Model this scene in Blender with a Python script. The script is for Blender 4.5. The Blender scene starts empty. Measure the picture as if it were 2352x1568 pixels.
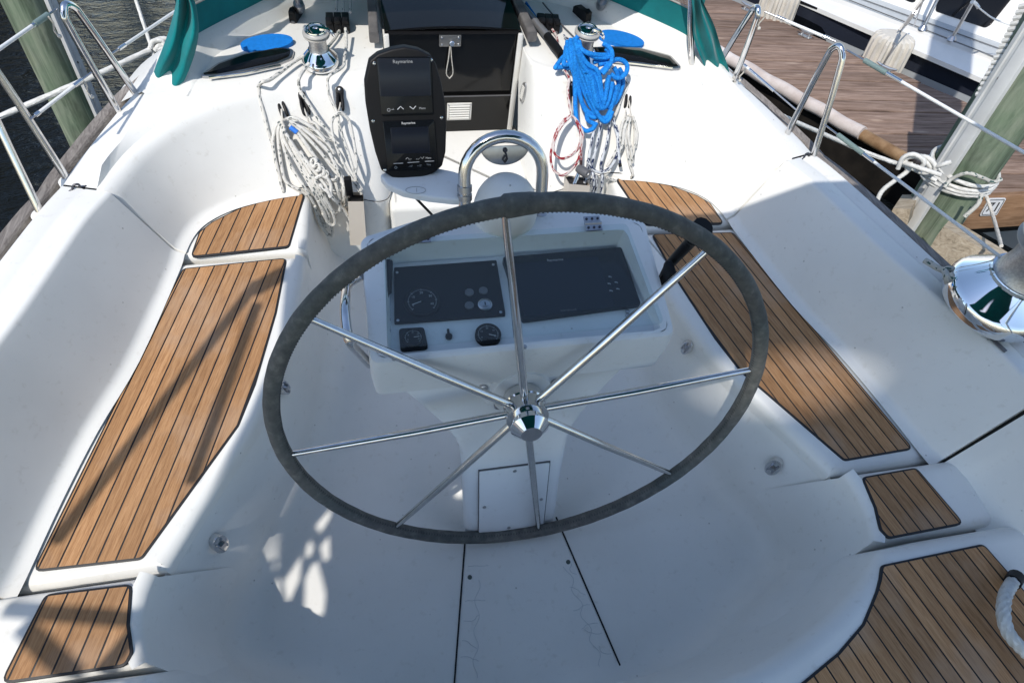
import bpy, bmesh, math, random
from math import sin, cos, pi, radians as R, sqrt, atan2
from mathutils import Vector as V, Matrix
random.seed(7)
S = bpy.context.scene
# ------------------------------------------------------------ camera, sky, sun, exposure
FB = Matrix.Rotation(R(10.2), 4, 'X')            # boat frame -> world (the boat lies bow up)
IW = Matrix.Identity(4)
FRAME = FB
CR = Matrix(((0.97948, -0.172558, 0.10413), (-0.090886, -0.839328, -0.535975), (0.179885, 0.515513, -0.837788)))
CP = V((-0.334581, -0.736852, 2.152224))         # camera place in the boat frame
FPX = 1904.2278 * 7 / 9                          # focal length in pixels of a 2352 px wide view
cam = bpy.data.cameras.new('camera'); camo = bpy.data.objects.new('camera', cam); S.collection.objects.link(camo)
cam.sensor_width = 36; cam.lens = 36 * FPX / 2352; cam.clip_start = .05; cam.clip_end = 3000
m = Matrix((CR[0], -CR[1], -CR[2])).transposed().to_4x4(); m.translation = CP
camo.matrix_world = FB @ m; S.camera = camo
SUNB = V((-.47, -.45, 1)).normalized()           # towards the sun, boat frame
SUN = FB.to_3x3() @ SUNB
w = bpy.data.worlds.new('World'); S.world = w; w.use_nodes = True
nt = w.node_tree; bg = nt.nodes['Background']
sky = nt.nodes.new('ShaderNodeTexSky'); sky.sky_type = 'NISHITA'; sky.sun_disc = False
sky.sun_elevation = math.asin(SUN.z); sky.sun_rotation = atan2(SUN.x, SUN.y)
sky.air_density = 1.0; sky.dust_density = .6; sky.ozone_density = 1.0
nt.links.new(sky.outputs[0], bg.inputs[0]); bg.inputs[1].default_value = .15
sl = bpy.data.lights.new('sun', 'SUN'); sl.energy = 2.75; sl.angle = R(.53); sl.color = (1, .955, .89)
so = bpy.data.objects.new('sun', sl); S.collection.objects.link(so)
so.rotation_euler = SUN.to_track_quat('Z', 'Y').to_euler(); so.location = SUN * 40
S.view_settings.view_transform = 'Standard'; S.view_settings.look = 'None'; S.view_settings.gamma = 1
S.view_settings.exposure = .50; S.view_settings.use_curve_mapping = False
S.cycles.max_bounces = 10; S.cycles.transparent_max_bounces = 16; S.cycles.caustics_reflective = False
# ------------------------------------------------------------ finding places on real surfaces (boat frame unless w)
def ray(px, py): return CR.transposed() @ V(((px - 1176) / FPX, (py - 784) / FPX, 1))
def onp(px, py, p0, n):
    r = ray(px, py); n = V(n); return CP + r * (n.dot(V(p0) - CP) / n.dot(r))
def onx(px, py, x): return onp(px, py, (x, 0, 0), (1, 0, 0))
def ony(px, py, y): return onp(px, py, (0, y, 0), (0, 1, 0))
def onz(px, py, z): return onp(px, py, (0, 0, z), (0, 0, 1))
FBi = FB.inverted()
def wz(px, py, z): return FB @ onp(px, py, FBi @ V((0, 0, z)), FBi.to_3x3() @ V((0, 0, 1)))
def wd(px, py, d): return FB @ (CP + ray(px, py).normalized() * d)
def wp(px, py, p0, n): return FB @ onp(px, py, FBi @ V(p0), FBi.to_3x3() @ V(n))
def cropD(ox, oy, s): return lambda x, y: ((ox + x / s) * 7 / 9, (oy + y / s) * 7 / 9)
A1, A2, A3, A4, A5 = [cropD(o, 0, 2.24) for o in (0, 500, 1000, 1600, 2224)]
# ------------------------------------------------------------ mesh collector
def perp(t):
    a = V((0, 0, 1)) if abs(t.z) < .9 else V((1, 0, 0))
    return t.cross(a).normalized()
def resample(pts, n, closed=False):
    pts = [V(p) for p in pts]
    if closed: pts = pts + [pts[0]]
    L = [0]
    for a, b in zip(pts, pts[1:]): L.append(L[-1] + (b - a).length)
    out = []; j = 0
    k = n if closed else n - 1
    for i in range(n):
        d = L[-1] * i / k
        while j < len(L) - 2 and L[j + 1] < d: j += 1
        t = (d - L[j]) / max(1e-9, L[j + 1] - L[j]); out.append(pts[j].lerp(pts[j + 1], t))
    return out
def spline(pts, n=8, closed=False):
    pts = [V(p) for p in pts]; N = len(pts); out = []
    for i in range(N if closed else N - 1):
        if closed: a, b, c, d = pts[i - 1], pts[i], pts[(i + 1) % N], pts[(i + 2) % N]
        else: b, c = pts[i], pts[i + 1]; a = pts[i - 1] if i else b * 2 - c; d = pts[i + 2] if i + 2 < N else c * 2 - b
        for k in range(n):
            t = k / n
            out.append(.5 * (2 * b + (c - a) * t + (2 * a - 5 * b + 4 * c - d) * t * t + (3 * b - a - 3 * c + d) * t ** 3))
    if not closed: out.append(pts[-1])
    return out
def offs(poly, d):
    """offset a closed 2-D polygon inwards (counter-clockwise) by d"""
    n = len(poly); out = []
    for i in range(n):
        a, b, c = V(poly[i - 1][:2]), V(poly[i][:2]), V(poly[(i + 1) % n][:2])
        e1 = (b - a); e2 = (c - b)
        if e1.length < 1e-9: e1 = e2
        if e2.length < 1e-9: e2 = e1
        e1.normalize(); e2.normalize()
        n1 = V((-e1.y, e1.x)); n2 = V((-e2.y, e2.x)); k = 1 + n1.dot(n2)
        out.append(b + (n1 + n2) * (d / max(k, .35)))
    return out
def area(poly): return .5 * sum(a[0] * b[1] - b[0] * a[1] for a, b in zip(poly, poly[1:] + poly[:1]))
def ccw(poly): return list(poly) if area(poly) > 0 else list(poly)[::-1]
def rounded(poly, r, seg=5):
    poly = ccw([V(p[:2]) for p in poly]); n = len(poly); out = []
    rs = r if isinstance(r, (list, tuple)) else [r] * n
    for i in range(n):
        a, b, c = poly[i - 1], poly[i], poly[(i + 1) % n]
        u = (a - b); v = (c - b); lu, lv = u.length, v.length; u.normalize(); v.normalize()
        ang = math.acos(max(-1, min(1, u.dot(v))))
        if ang > 3.0 or rs[i] <= 0: out.append(b); continue
        d = min(rs[i] / math.tan(ang / 2), lu * .45, lv * .45)
        p, q = b + u * d, b + v * d
        for k in range(seg + 1):
            t = k / seg; out.append(p.lerp(b, t).lerp(b.lerp(q, t), t))
    return out
class MB:
    def __init__(s): s.v = []; s.f = []; s.m = []; s.t = {}
    def add(s, vs, fs, mat=0):
        o = len(s.v); s.v += [V(v) for v in vs]; s.f += [tuple(i + o for i in f) for f in fs]; s.m += [mat] * len(fs); return o
    def loft(s, rings, ring=True, path=False, mat=0, cap0=False, cap1=False):
        n = len(rings[0]); o = len(s.v)
        for r in rings: s.v += [V(p) for p in r]
        N = len(rings)
        for i in range(N if path else N - 1):
            a = o + i * n; b = o + ((i + 1) % N) * n
            for j in range(n if ring else n - 1):
                k = (j + 1) % n; s.f.append((a + j, a + k, b + k, b + j)); s.m.append(mat)
        if cap0: s.f.append(tuple(o + j for j in range(n))[::-1]); s.m.append(mat)
        if cap1: s.f.append(tuple(o + (N - 1) * n + j for j in range(n))); s.m.append(mat)
        return o
    def tube(s, pts, r, n=10, closed=False, mat=0, caps=True, lay=0, lobes=3, pitch=6.):
        pts = [V(p) for p in pts]; N = len(pts); rings = []; T = []
        for i in range(N):
            if closed: t = pts[(i + 1) % N] - pts[i - 1]
            else: t = pts[min(i + 1, N - 1)] - pts[max(i - 1, 0)]
            T.append(t.normalized() if t.length > 1e-9 else V((0, 0, 1)))
        u = perp(T[0]); L = 0; o = len(s.v)
        for i in range(N):
            if i: L += (pts[i] - pts[i - 1]).length
            u = (u - T[i] * u.dot(T[i])).normalized(); w_ = T[i].cross(u)
            rr = r[i] if isinstance(r, (list, tuple)) else r
            ring = []
            for k in range(n):
                a = 2 * pi * k / n; q = rr
                if lay: q = rr * (1 - lay + lay * abs(cos(lobes * .5 * (a - L / (rr * pitch) * 2 * pi / 1))))
                ring.append(pts[i] + (u * cos(a) + w_ * sin(a)) * q)
                s.t[o + i * n + k] = (L, cos(a), sin(a))
            rings.append(ring)
        s.loft(rings, True, closed, mat, caps and not closed, caps and not closed)
    def lathe(s, prof, org=(0, 0, 0), axis=(0, 0, 1), n=32, mat=0, cap0=True, cap1=True):
        ax = V(axis).normalized(); u = perp(ax); w_ = ax.cross(u); org = V(org)
        s.loft([[org + ax * h + (u * cos(2 * pi * k / n) + w_ * sin(2 * pi * k / n)) * max(r, 1e-5) for k in range(n)] for r, h in prof], True, False, mat, cap0, cap1)
    def box(s, c, size, M=None, mat=0, bev=0):
        c = V(c); hx, hy, hz = [q / 2 for q in size]; M = M or Matrix.Identity(3)
        if bev:
            b = min(bev, hx * .9, hy * .9, hz * .9); rings = []
            P = rounded([(-hx, -hy), (hx, -hy), (hx, hy), (-hx, hy)], b, 3)
            for d, z in ((b, -hz), (b * .3, -hz + b * .3), (0, -hz + b), (0, hz - b), (b * .3, hz - b * .3), (b, hz)):
                rings.append([c + M @ V((p.x * (1 - d / hx), p.y * (1 - d / hy), z)) for p in P])
            s.loft(rings, True, False, mat, True, True); return
        vs = [c + M @ V((x, y, z)) for z in (-hz, hz) for x, y in ((-hx, -hy), (hx, -hy), (hx, hy), (-hx, hy))]
        s.add(vs, [(3, 2, 1, 0), (4, 5, 6, 7), (0, 1, 5, 4), (1, 2, 6, 5), (2, 3, 7, 6), (3, 0, 4, 7)], mat)
    def slab(s, poly, z0, z1, r=.0, seg=4, flare=0., mat=0, M=None, zf=None, bottom=True):
        P = ccw([V(p[:2]) for p in poly]); M = M or IW; rings = []
        lv = [(-flare, z0)]
        if r > 0: lv += [(r * (1 - cos(a)), z1 - r + r * sin(a)) for a in [pi / 2 * k / seg for k in range(seg + 1)]]
        else: lv += [(0, z1)]
        for d, z in lv:
            q = offs(P, d) if d else P
            rings.append([M @ V((p.x, p.y, z + (zf(p.x, p.y) if zf else 0))) for p in q])
        s.loft(rings, True, False, mat, bottom, True)
    def ball(s, c, r, n=16, sx=1, sy=1, sz=1, mat=0, M=None):
        c = V(c); M = M or Matrix.Identity(3); rings = []
        for i in range(1, n // 2):
            a = pi * i / (n // 2); rings.append([c + M @ V((r * sx * sin(a) * cos(2 * pi * k / n), r * sy * sin(a) * sin(2 * pi * k / n), -r * sz * cos(a))) for k in range(n)])
        s.loft(rings, True, False, mat, True, True)
    def text(s, txt, size, M, mat=0, ext=.0006, align='CENTER'):
        cu = bpy.data.curves.new('t', 'FONT'); cu.body = txt; cu.size = size; cu.extrude = ext; cu.align_x = align; cu.align_y = 'CENTER'; cu.resolution_u = 2
        ob = bpy.data.objects.new('t', cu); me = ob.to_mesh()
        s.add([M @ v.co for v in me.vertices], [tuple(p.vertices) for p in me.polygons], mat)
        ob.to_mesh_clear(); bpy.data.objects.remove(ob); bpy.data.curves.remove(cu)
def mirror(pts): return [V((-p[0],) + tuple(p[1:])) for p in pts]
def axes(nrm, up=(0, 0, 1), org=(0, 0, 0)):
    n = V(nrm).normalized(); u = V(up); x = u.cross(n).normalized(); y = n.cross(x)
    m = Matrix((x, y, n)).transposed().to_4x4(); m.translation = V(org); return m
def build(name, mb, mats, parent=None, sharp=38, frame=None):
    """link the collector as ONE mesh object; its origin goes to the middle of its underside"""
    F = FRAME if frame is None else frame
    vs = [F @ v for v in mb.v]
    lo = V([min(v[i] for v in vs) for i in range(3)]); hi = V([max(v[i] for v in vs) for i in range(3)])
    org = V(((lo.x + hi.x) / 2, (lo.y + hi.y) / 2, lo.z))
    me = bpy.data.meshes.new(name); bm = bmesh.new()
    lay = bm.verts.layers.float_vector.new('tuv') if mb.t else None
    bv = [bm.verts.new(v - org) for v in vs]
    if lay:
        for i, t in mb.t.items(): bv[i][lay] = t
    for f, mi in zip(mb.f, mb.m):
        try:
            q = bm.faces.new([bv[i] for i in f]); q.material_index = mi; q.smooth = True
        except ValueError: pass
    bmesh.ops.remove_doubles(bm, verts=bm.verts, dist=2e-6)
    bmesh.ops.recalc_face_normals(bm, faces=bm.faces)
    big = [f for f in bm.faces if len(f.verts) > 4]
    if big: bmesh.ops.triangulate(bm, faces=big)
    ca = R(sharp)
    for e in bm.edges:
        if len(e.link_faces) == 2 and e.calc_face_angle(0) > ca: e.smooth = False
    bm.to_mesh(me); bm.free()
    for q in (mats if isinstance(mats, (list, tuple)) else [mats]): me.materials.append(q)
    o = bpy.data.objects.new(name, me); S.collection.objects.link(o); o.location = org
    if parent:
        o.parent = parent; o.matrix_parent_inverse = parent_world(parent).inverted()
    o['wm'] = list(org); return o
def parent_world(p):
    return Matrix.Translation(V(p['wm']))
def thing(name, label, cat, loc, group=None, frame=None):
    F = FRAME if frame is None else frame
    o = bpy.data.objects.new(name, None); S.collection.objects.link(o); o.empty_display_size = .1
    o.location = F @ V(loc); o['wm'] = list(o.location); o['label'] = label; o['category'] = cat
    if group: o['group'] = group
    return o
def tag(o, label, cat, group=None):
    o['label'] = label; o['category'] = cat
    if group: o['group'] = group
    return o
def struct(o, kind='structure'): o['kind'] = kind; return o
def copy_tree(root, M, label):
    """M: world transform carrying the source thing to the place of its copy"""
    def cp(o, par):
        c = o.copy(); S.collection.objects.link(c)
        for k in o.children: pass
        if par is None: c.matrix_world = M @ Matrix.Translation(V(o['wm']))
        else: c.parent = par
        for k in [q for q in S.objects if q.parent == o]: cp(k, c)
        return c
    c = cp(root, None); c['label'] = label; return c
# ------------------------------------------------------------ materials
MATS = {}
def nodes(name):
    m_ = bpy.data.materials.new(name); m_.use_nodes = True; t = m_.node_tree; return m_, t, t.nodes['Principled BSDF']
def nd(t, kind, **k):
    n = t.nodes.new('ShaderNode' + kind)
    for a, b in k.items():
        if a.startswith('_'): setattr(n, a[1:], b)
        else: n.inputs[a.replace('0', ' ')].default_value = b
    return n
def lk(t, a, b): t.links.new(a, b)
def coord(t, scale=(1, 1, 1), rot=(0, 0, 0), kind='Object'):
    tc = nd(t, 'TexCoord'); mp = nd(t, 'Mapping'); mp.inputs['Scale'].default_value = scale; mp.inputs['Rotation'].default_value = rot
    lk(t, tc.outputs[kind], mp.inputs[0]); return mp.outputs[0]
def ramp(t, fac, stops):
    r = nd(t, 'ValToRGB'); e = r.color_ramp.elements
    while len(e) > 1: e.remove(e[-1])
    e[0].position, e[0].color = stops[0][0], tuple(stops[0][1]) + (1,)
    for p, c in stops[1:]: q = e.new(p); q.color = tuple(c) + (1,)
    lk(t, fac, r.inputs[0]); return r.outputs[0]
def bump(t, b, h, strength=.3, dist=.001):
    n = nd(t, 'Bump'); n.inputs['Strength'].default_value = strength; n.inputs['Distance'].default_value = dist
    lk(t, h, n.inputs['Height']); lk(t, n.outputs[0], b.inputs['Normal']); return n
def noise(t, vec, scale, detail=3, rough=.55, dist=0):
    n = nd(t, 'TexNoise'); n.inputs['Scale'].default_value = scale; n.inputs['Detail'].default_value = detail
    n.inputs['Roughness'].default_value = rough; n.inputs['Distortion'].default_value = dist
    if vec: lk(t, vec, n.inputs['Vector'])
    return n.outputs[0]
def simple(name, col, rough=.5, metal=0., col2=None, scale=6, bmp=0, bs=200, coat=0, bd=.001, spec=None, detail=4):
    if name in MATS: return MATS[name]
    m_, t, b = nodes(name)
    b.inputs['Base Color'].default_value = tuple(col) + (1,); b.inputs['Roughness'].default_value = rough; b.inputs['Metallic'].default_value = metal
    if spec is not None: b.inputs['Specular IOR Level'].default_value = spec
    b.inputs['Coat Weight'].default_value = coat
    if col2:
        f = noise(t, coord(t), scale, detail); lk(t, ramp(t, f, [(.35, col), (.65, col2)]), b.inputs['Base Color'])
    if bmp: bump(t, b, noise(t, coord(t), bs, 2), bmp, bd)
    MATS[name] = m_; return m_
def m_gelcoat(name='gelcoat', col=(.80, .785, .74), rough=.32):
    m_, t, b = nodes(name); v = coord(t)
    n1 = noise(t, v, 2.2, 5, .6); n2 = noise(t, v, 38, 3, .6)
    d = tuple(c * .91 for c in col)
    mx = nd(t, 'MixRGB'); mx.blend_type = 'MULTIPLY'; mx.inputs[0].default_value = 1
    lk(t, ramp(t, n1, [(.3, d), (.62, col)]), mx.inputs[1])
    lk(t, ramp(t, n2, [(.24, (.90, .89, .87)), (.40, (1, 1, 1))]), mx.inputs[2])
    # small dirt specks
    sp = nd(t, 'TexVoronoi'); sp.inputs['Scale'].default_value = 14; lk(t, v, sp.inputs['Vector'])
    mm = nd(t, 'MixRGB'); mm.blend_type = 'MULTIPLY'; mm.inputs[0].default_value = .8
    lk(t, mx.outputs[0], mm.inputs[1]); lk(t, ramp(t, sp.outputs['Distance'], [(.025, (.45, .43, .40)), (.05, (1, 1, 1))]), mm.inputs[2])
    lk(t, mm.outputs[0], b.inputs['Base Color'])
    rr = nd(t, 'MapRange'); rr.inputs['To Min'].default_value = rough; rr.inputs['To Max'].default_value = rough + .22; lk(t, n1, rr.inputs[0]); lk(t, rr.outputs[0], b.inputs['Roughness'])
    bump(t, b, noise(t, v, 420, 1), .10, .0006); return m_
GEL = m_gelcoat()
GELK = m_gelcoat('gelcoat_console', (.76, .77, .77), .4)
def m_teak():
    m_, t, b = nodes('teak')
    at = nd(t, 'Attribute'); at.attribute_name = 'tuv'
    sx = nd(t, 'SeparateXYZ'); lk(t, at.outputs['Vector'], sx.inputs[0])
    mp = nd(t, 'Mapping'); mp.inputs['Scale'].default_value = (9, 130, 1); lk(t, at.outputs['Vector'], mp.inputs[0])
    g = noise(t, mp.outputs[0], 1, 5, .65)
    mp2 = nd(t, 'Mapping'); mp2.inputs['Scale'].default_value = (26, 420, 1); lk(t, at.outputs['Vector'], mp2.inputs[0])
    f = noise(t, mp2.outputs[0], 1, 3, .6)
    c1 = ramp(t, g, [(.28, (.30, .15, .064)), (.5, (.42, .225, .102)), (.72, (.50, .285, .14))])
    mx = nd(t, 'MixRGB'); mx.blend_type = 'MULTIPLY'; mx.inputs[0].default_value = .75
    lk(t, c1, mx.inputs[1]); lk(t, ramp(t, f, [(.3, (.62, .58, .55)), (.55, (1, 1, 1))]), mx.inputs[2])
    hs = nd(t, 'HueSaturation'); lk(t, mx.outputs[0], hs.inputs['Color'])
    mr = nd(t, 'MapRange'); mr.inputs['To Min'].default_value = .78; mr.inputs['To Max'].default_value = 1.16; lk(t, sx.outputs['Z'], mr.inputs[0]); lk(t, mr.outputs[0], hs.inputs['Value'])
    # silvery worn patches
    w_ = noise(t, coord(t), 4.5, 4, .6); mw = nd(t, 'MixRGB'); mw.inputs[2].default_value = (.42, .30, .21, 1)
    lk(t, ramp(t, w_, [(.5, (0, 0, 0)), (.75, (.55, .55, .55))]), mw.inputs[0]); lk(t, hs.outputs[0], mw.inputs[1])
    lk(t, mw.outputs[0], b.inputs['Base Color']); b.inputs['Roughness'].default_value = .62; b.inputs['Specular IOR Level'].default_value = .3
    bump(t, b, f, .35, .0008); return m_
TEAK = m_teak()
CAULK = simple('caulk_black', (.012, .012, .014), .55)
GAP = simple('gap_black', (.006, .006, .007), .7)
STEEL = simple('stainless_steel', (.72, .71, .70), .13, 1., (.62, .61, .6), 30)
STEELD = simple('dull_steel', (.48, .48, .49), .32, 1., (.38, .38, .4), 25)
CHROME = simple('chrome', (.80, .80, .80), .05, 1.)
DRUM = simple('winch_drum', (.62, .61, .58), .42, 1., (.45, .44, .43), 160, .5, 500)
def m_leather():
    m_, t, b = nodes('leather_rim'); v = coord(t)
    n = noise(t, v, 38, 5, .65); n2 = noise(t, v, 5, 3)
    mx = nd(t, 'MixRGB'); mx.blend_type = 'MULTIPLY'; mx.inputs[0].default_value = 1
    lk(t, ramp(t, n, [(.3, (.085, .085, .082)), (.55, (.135, .133, .125)), (.75, (.23, .22, .20))]), mx.inputs[1])
    lk(t, ramp(t, n2, [(.35, (.72, .78, .76)), (.65, (1.05, 1.0, .95))]), mx.inputs[2])
    lk(t, mx.outputs[0], b.inputs['Base Color']); b.inputs['Roughness'].default_value = .8
    bump(t, b, noise(t, v, 240, 3, .6), .6, .0015); return m_
LEATHER = m_leather()
BLACKP = simple('black_plastic', (.007, .007, .008), .5, bmp=.15, bs=400, spec=.22)
BLACKG = simple('black_gloss', (.004, .005, .007), .22, spec=.25)
SCREEN = simple('screen_glass', (.010, .013, .020), .3, spec=.35)
SCREEN2 = simple('screen_dim', (.005, .007, .013), .3, spec=.25)
GREYP = simple('grey_plastic', (.10, .10, .105), .45)
GREY = simple('grey_mark', (.30, .31, .32), .6)
LGREY = simple('light_mark', (.55, .56, .57), .6)
WHITEP = simple('white_plastic', (.72, .71, .67), .4, col2=(.64, .62, .57), scale=8)
CREAM = simple('cream_plastic', (.70, .62, .52), .5)
ACRY = simple('dark_acrylic', (.006, .006, .006), .07, spec=.3)
YEL = simple('yellow_label', (.62, .50, .07), .5)
BROWNW = simple('inside_wood', (.05, .03, .02), .5)
def m_clear(name, tint, refl=.08, rough=.03, haze=.0, hz=(.7, .72, .7)):
    m_ = bpy.data.materials.new(name); m_.use_nodes = True; t = m_.node_tree; t.nodes.clear()
    o = nd(t, 'OutputMaterial'); tr = nd(t, 'BsdfTransparent'); tr.inputs[0].default_value = tuple(tint) + (1,)
    gl = nd(t, 'BsdfGlossy'); gl.inputs['Roughness'].default_value = rough
    fr = nd(t, 'Fresnel'); fr.inputs[0].default_value = 1.5
    ge = nd(t, 'NewGeometry'); iv = nd(t, 'Math'); iv.operation = 'SUBTRACT'; iv.inputs[0].default_value = 1; lk(t, ge.outputs['Backfacing'], iv.inputs[1]); mu = nd(t, 'Math'); mu.operation = 'MULTIPLY'; lk(t, fr.outputs[0], mu.inputs[0]); lk(t, iv.outputs[0], mu.inputs[1])
    m1 = nd(t, 'MixShader'); lk(t, mu.outputs[0], m1.inputs[0]); lk(t, tr.outputs[0], m1.inputs[1]); lk(t, gl.outputs[0], m1.inputs[2])
    df = nd(t, 'BsdfDiffuse'); df.inputs[0].default_value = tuple(hz) + (1,)
    m2 = nd(t, 'MixShader'); m2.inputs[0].default_value = haze; lk(t, m1.outputs[0], m2.inputs[1]); lk(t, df.outputs[0], m2.inputs[2])
    lk(t, m2.outputs[0], o.inputs[0]); return m_
CLEAR = m_clear('clear_acrylic', (.955, .985, .985), haze=.02, hz=(.6, .66, .66))
VINYL = m_clear('clear_vinyl', (.80, .80, .78), rough=.12, haze=.16)
def m_canvas():
    m_, t, b = nodes('teal_canvas'); v = coord(t)
    lk(t, ramp(t, noise(t, v, 9, 4), [(.3, (.0, .145, .155)), (.7, (.0, .20, .205))]), b.inputs['Base Color'])
    b.inputs['Roughness'].default_value = .85; b.inputs['Specular IOR Level'].default_value = .15
    b.inputs['Sheen Weight'].default_value = .15
    bump(t, b, noise(t, v, 600, 1), .25, .0008); return m_
CANVAS = m_canvas()
HEM = simple('teal_hem', (.0, .10, .11), .85)
def m_wood(name, cols, sc=(3, 60, 60), rough=.85, bmp=.5, rot=(0, 0, 0), dist=1.5):
    m_, t, b = nodes(name); v = coord(t, sc, rot)
    g = noise(t, v, 1, 6, .65, dist); g2 = noise(t, coord(t), 3, 3)
    mx = nd(t, 'MixRGB'); mx.blend_type = 'MULTIPLY'; mx.inputs[0].default_value = .8
    lk(t, ramp(t, g, [(.3, cols[0]), (.5, cols[1]), (.7, cols[2])]), mx.inputs[1])
    lk(t, ramp(t, g2, [(.3, (.7, .7, .7)), (.65, (1.1, 1.1, 1.1))]), mx.inputs[2])
    lk(t, mx.outputs[0], b.inputs['Base Color']); b.inputs['Roughness'].default_value = rough; b.inputs['Specular IOR Level'].default_value = .2
    bump(t, b, g, bmp, .003); return m_
GREYTEAK = m_wood('weathered_teak', ((.12, .105, .095), (.23, .205, .185), (.33, .30, .27)), (70, 5, 70), rot=(0, 0, R(-20)))
def m_rope(name, base, fleck, amt=.5, freq=110, braid=True, rough=.75):
    m_, t, b = nodes(name); at = nd(t, 'Attribute'); at.attribute_name = 'tuv'
    mp = nd(t, 'Mapping'); mp.inputs['Scale'].default_value = (freq, 1.6, 1.6); lk(t, at.outputs['Vector'], mp.inputs[0])
    vo = nd(t, 'TexVoronoi'); vo.inputs['Scale'].default_value = 1; lk(t, mp.outputs[0], vo.inputs['Vector'])
    sp = nd(t, 'SeparateColor'); lk(t, vo.outputs['Color'], sp.inputs[0])
    msk = nd(t, 'Math'); msk.operation = 'LESS_THAN'; msk.inputs[1].default_value = amt; lk(t, sp.outputs[0], msk.inputs[0])
    mx = nd(t, 'MixRGB'); lk(t, msk.outputs[0], mx.inputs[0]); mx.inputs[2].default_value = tuple(fleck) + (1,)
    n = noise(t, coord(t), 60, 3); lk(t, ramp(t, n, [(.3, tuple(c * .82 for c in base)), (.65, base)]), mx.inputs[1])
    lk(t, mx.outputs[0], b.inputs['Base Color']); b.inputs['Roughness'].default_value = rough; b.inputs['Specular IOR Level'].default_value = .25
    if braid:
        v2 = nd(t, 'TexVoronoi'); mp2 = nd(t, 'Mapping'); mp2.inputs['Scale'].default_value = (420, 2.6, 2.6); lk(t, at.outputs['Vector'], mp2.inputs[0]); lk(t, mp2.outputs[0], v2.inputs['Vector']); v2.inputs['Scale'].default_value = 1
        bump(t, b, v2.outputs['Distance'], .7, -.0015)
    return m_
RW = m_rope('rope_white_fleck', (.66, .64, .59), (.10, .12, .12), .13)
RG = m_rope('rope_grey_fleck', (.50, .49, .44), (.05, .10, .09), .13)
RB = m_rope('rope_blue', (.008, .19, .62), (.012, .24, .68), .4, 260)
RR = m_rope('rope_red_fleck', (.66, .58, .55), (.26, .02, .03), .30, 75)
RN = m_rope('rope_navy_fleck', (.60, .62, .64), (.015, .025, .07), .33, 75)
RL = m_rope('rope_laid_white', (.68, .67, .63), (.55, .54, .5), .3, 60, False)
RP = m_rope('rope_plain', (.66, .62, .55), (.5, .46, .4), .2, 150)
WIRE = simple('vinyl_lifeline', (.74, .74, .72), .35)
# ============================================================ the boat: setting of the picture, boat frame
boat = thing('sailboat', 'white sailboat whose teak planked cockpit fills the picture', 'sailboat', (0, .2, 0))
ZS = .356                                                   # top of the main seats
CON = [V(p) for p in ((.605, 1.12), (.612, .95), (.622, .8), (.65, .58), (.695, .37), (.765, .18), (.845, .03), (.92, -.11), (.972, -.21), (.995, -.29), (.996, -.37), (.968, -.45), (.90, -.515), (.80, -.578), (.66, -.64), (.5, -.69), (.3, -.718), (0, -.725))]
ZF = -.075                                                   # the sole
CON = [V((p.x, p.y)) for p in spline([(p.x, p.y, 0) for p in CON], 6)]
def con_off(d, pts=None):
    """footwell outline moved d towards the middle"""
    out = []
    for p in (pts or CON):
        q = V((max(-.55, min(.55, p.x)), max(-.30, min(1.2, p.y)))); v = q - p
        out.append(p + v.normalized() * d if v.length > 1e-6 else p.copy())
    return out
FULL = CON + [V((-p.x, p.y)) for p in reversed(CON[:-1])]
# --- cockpit sole, its cove and the lower walls of the footwell: one moulding
mb = MB(); rings = []
def wall_in(p, z):                                           # how far the wall leans in below the seat
    k = .5 + .5 * max(0, min(1, (.5 - p.y) / .6)); k *= min(1, .15 + max(0, abs(p.x) - .25) / .6) if p.y < -.3 else 1; return (.34 - z) * .32 * k
for z, d in [(.335, 0), (.27, 0), (.20, 0), (.13, 0)]:
    rings.append((z, [d] * len(CON)))
prof = [(.325, .0)] + [(.26, .0), (.20, .0), (.14, .0), (.09, .0)]
cove = [(ZF + .12 - .12 * sin(a), .12 * (1 - cos(a))) for a in [pi / 2 * k / 7 for k in range(8)]]
allp = [(z, 0, 0) for z, _ in prof] + [(z, d, 1) for z, d in cove] + [(ZF, .15, 1)]
rows = []
for z, d, _ in allp:
    base = [wall_in(p, max(z, .045)) for p in CON]
    n = []
    offl = con_off(1.0)
    for p, q, b in zip(CON, offl, base): n.append(p + (q - p) * (b + d))
    n[-1] = V((0, n[-1].y)); row = [V((p.x, p.y, z)) for p in n]
    rows.append(row + mirror(row[-2::-1]))
mb.loft(rows, ring=False)
inn = rows[-1]; o = len(mb.v); mb.v += inn; mb.f.append(tuple(range(o, o + len(inn)))); mb.m.append(0)
mb.add([(-.6, 1.12, ZF), (.6, 1.12, ZF), (.6, 1.3, ZF), (-.6, 1.3, ZF)], [(0, 1, 2, 3)])
build('cockpit_sole', mb, GEL, boat, 50)
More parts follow.
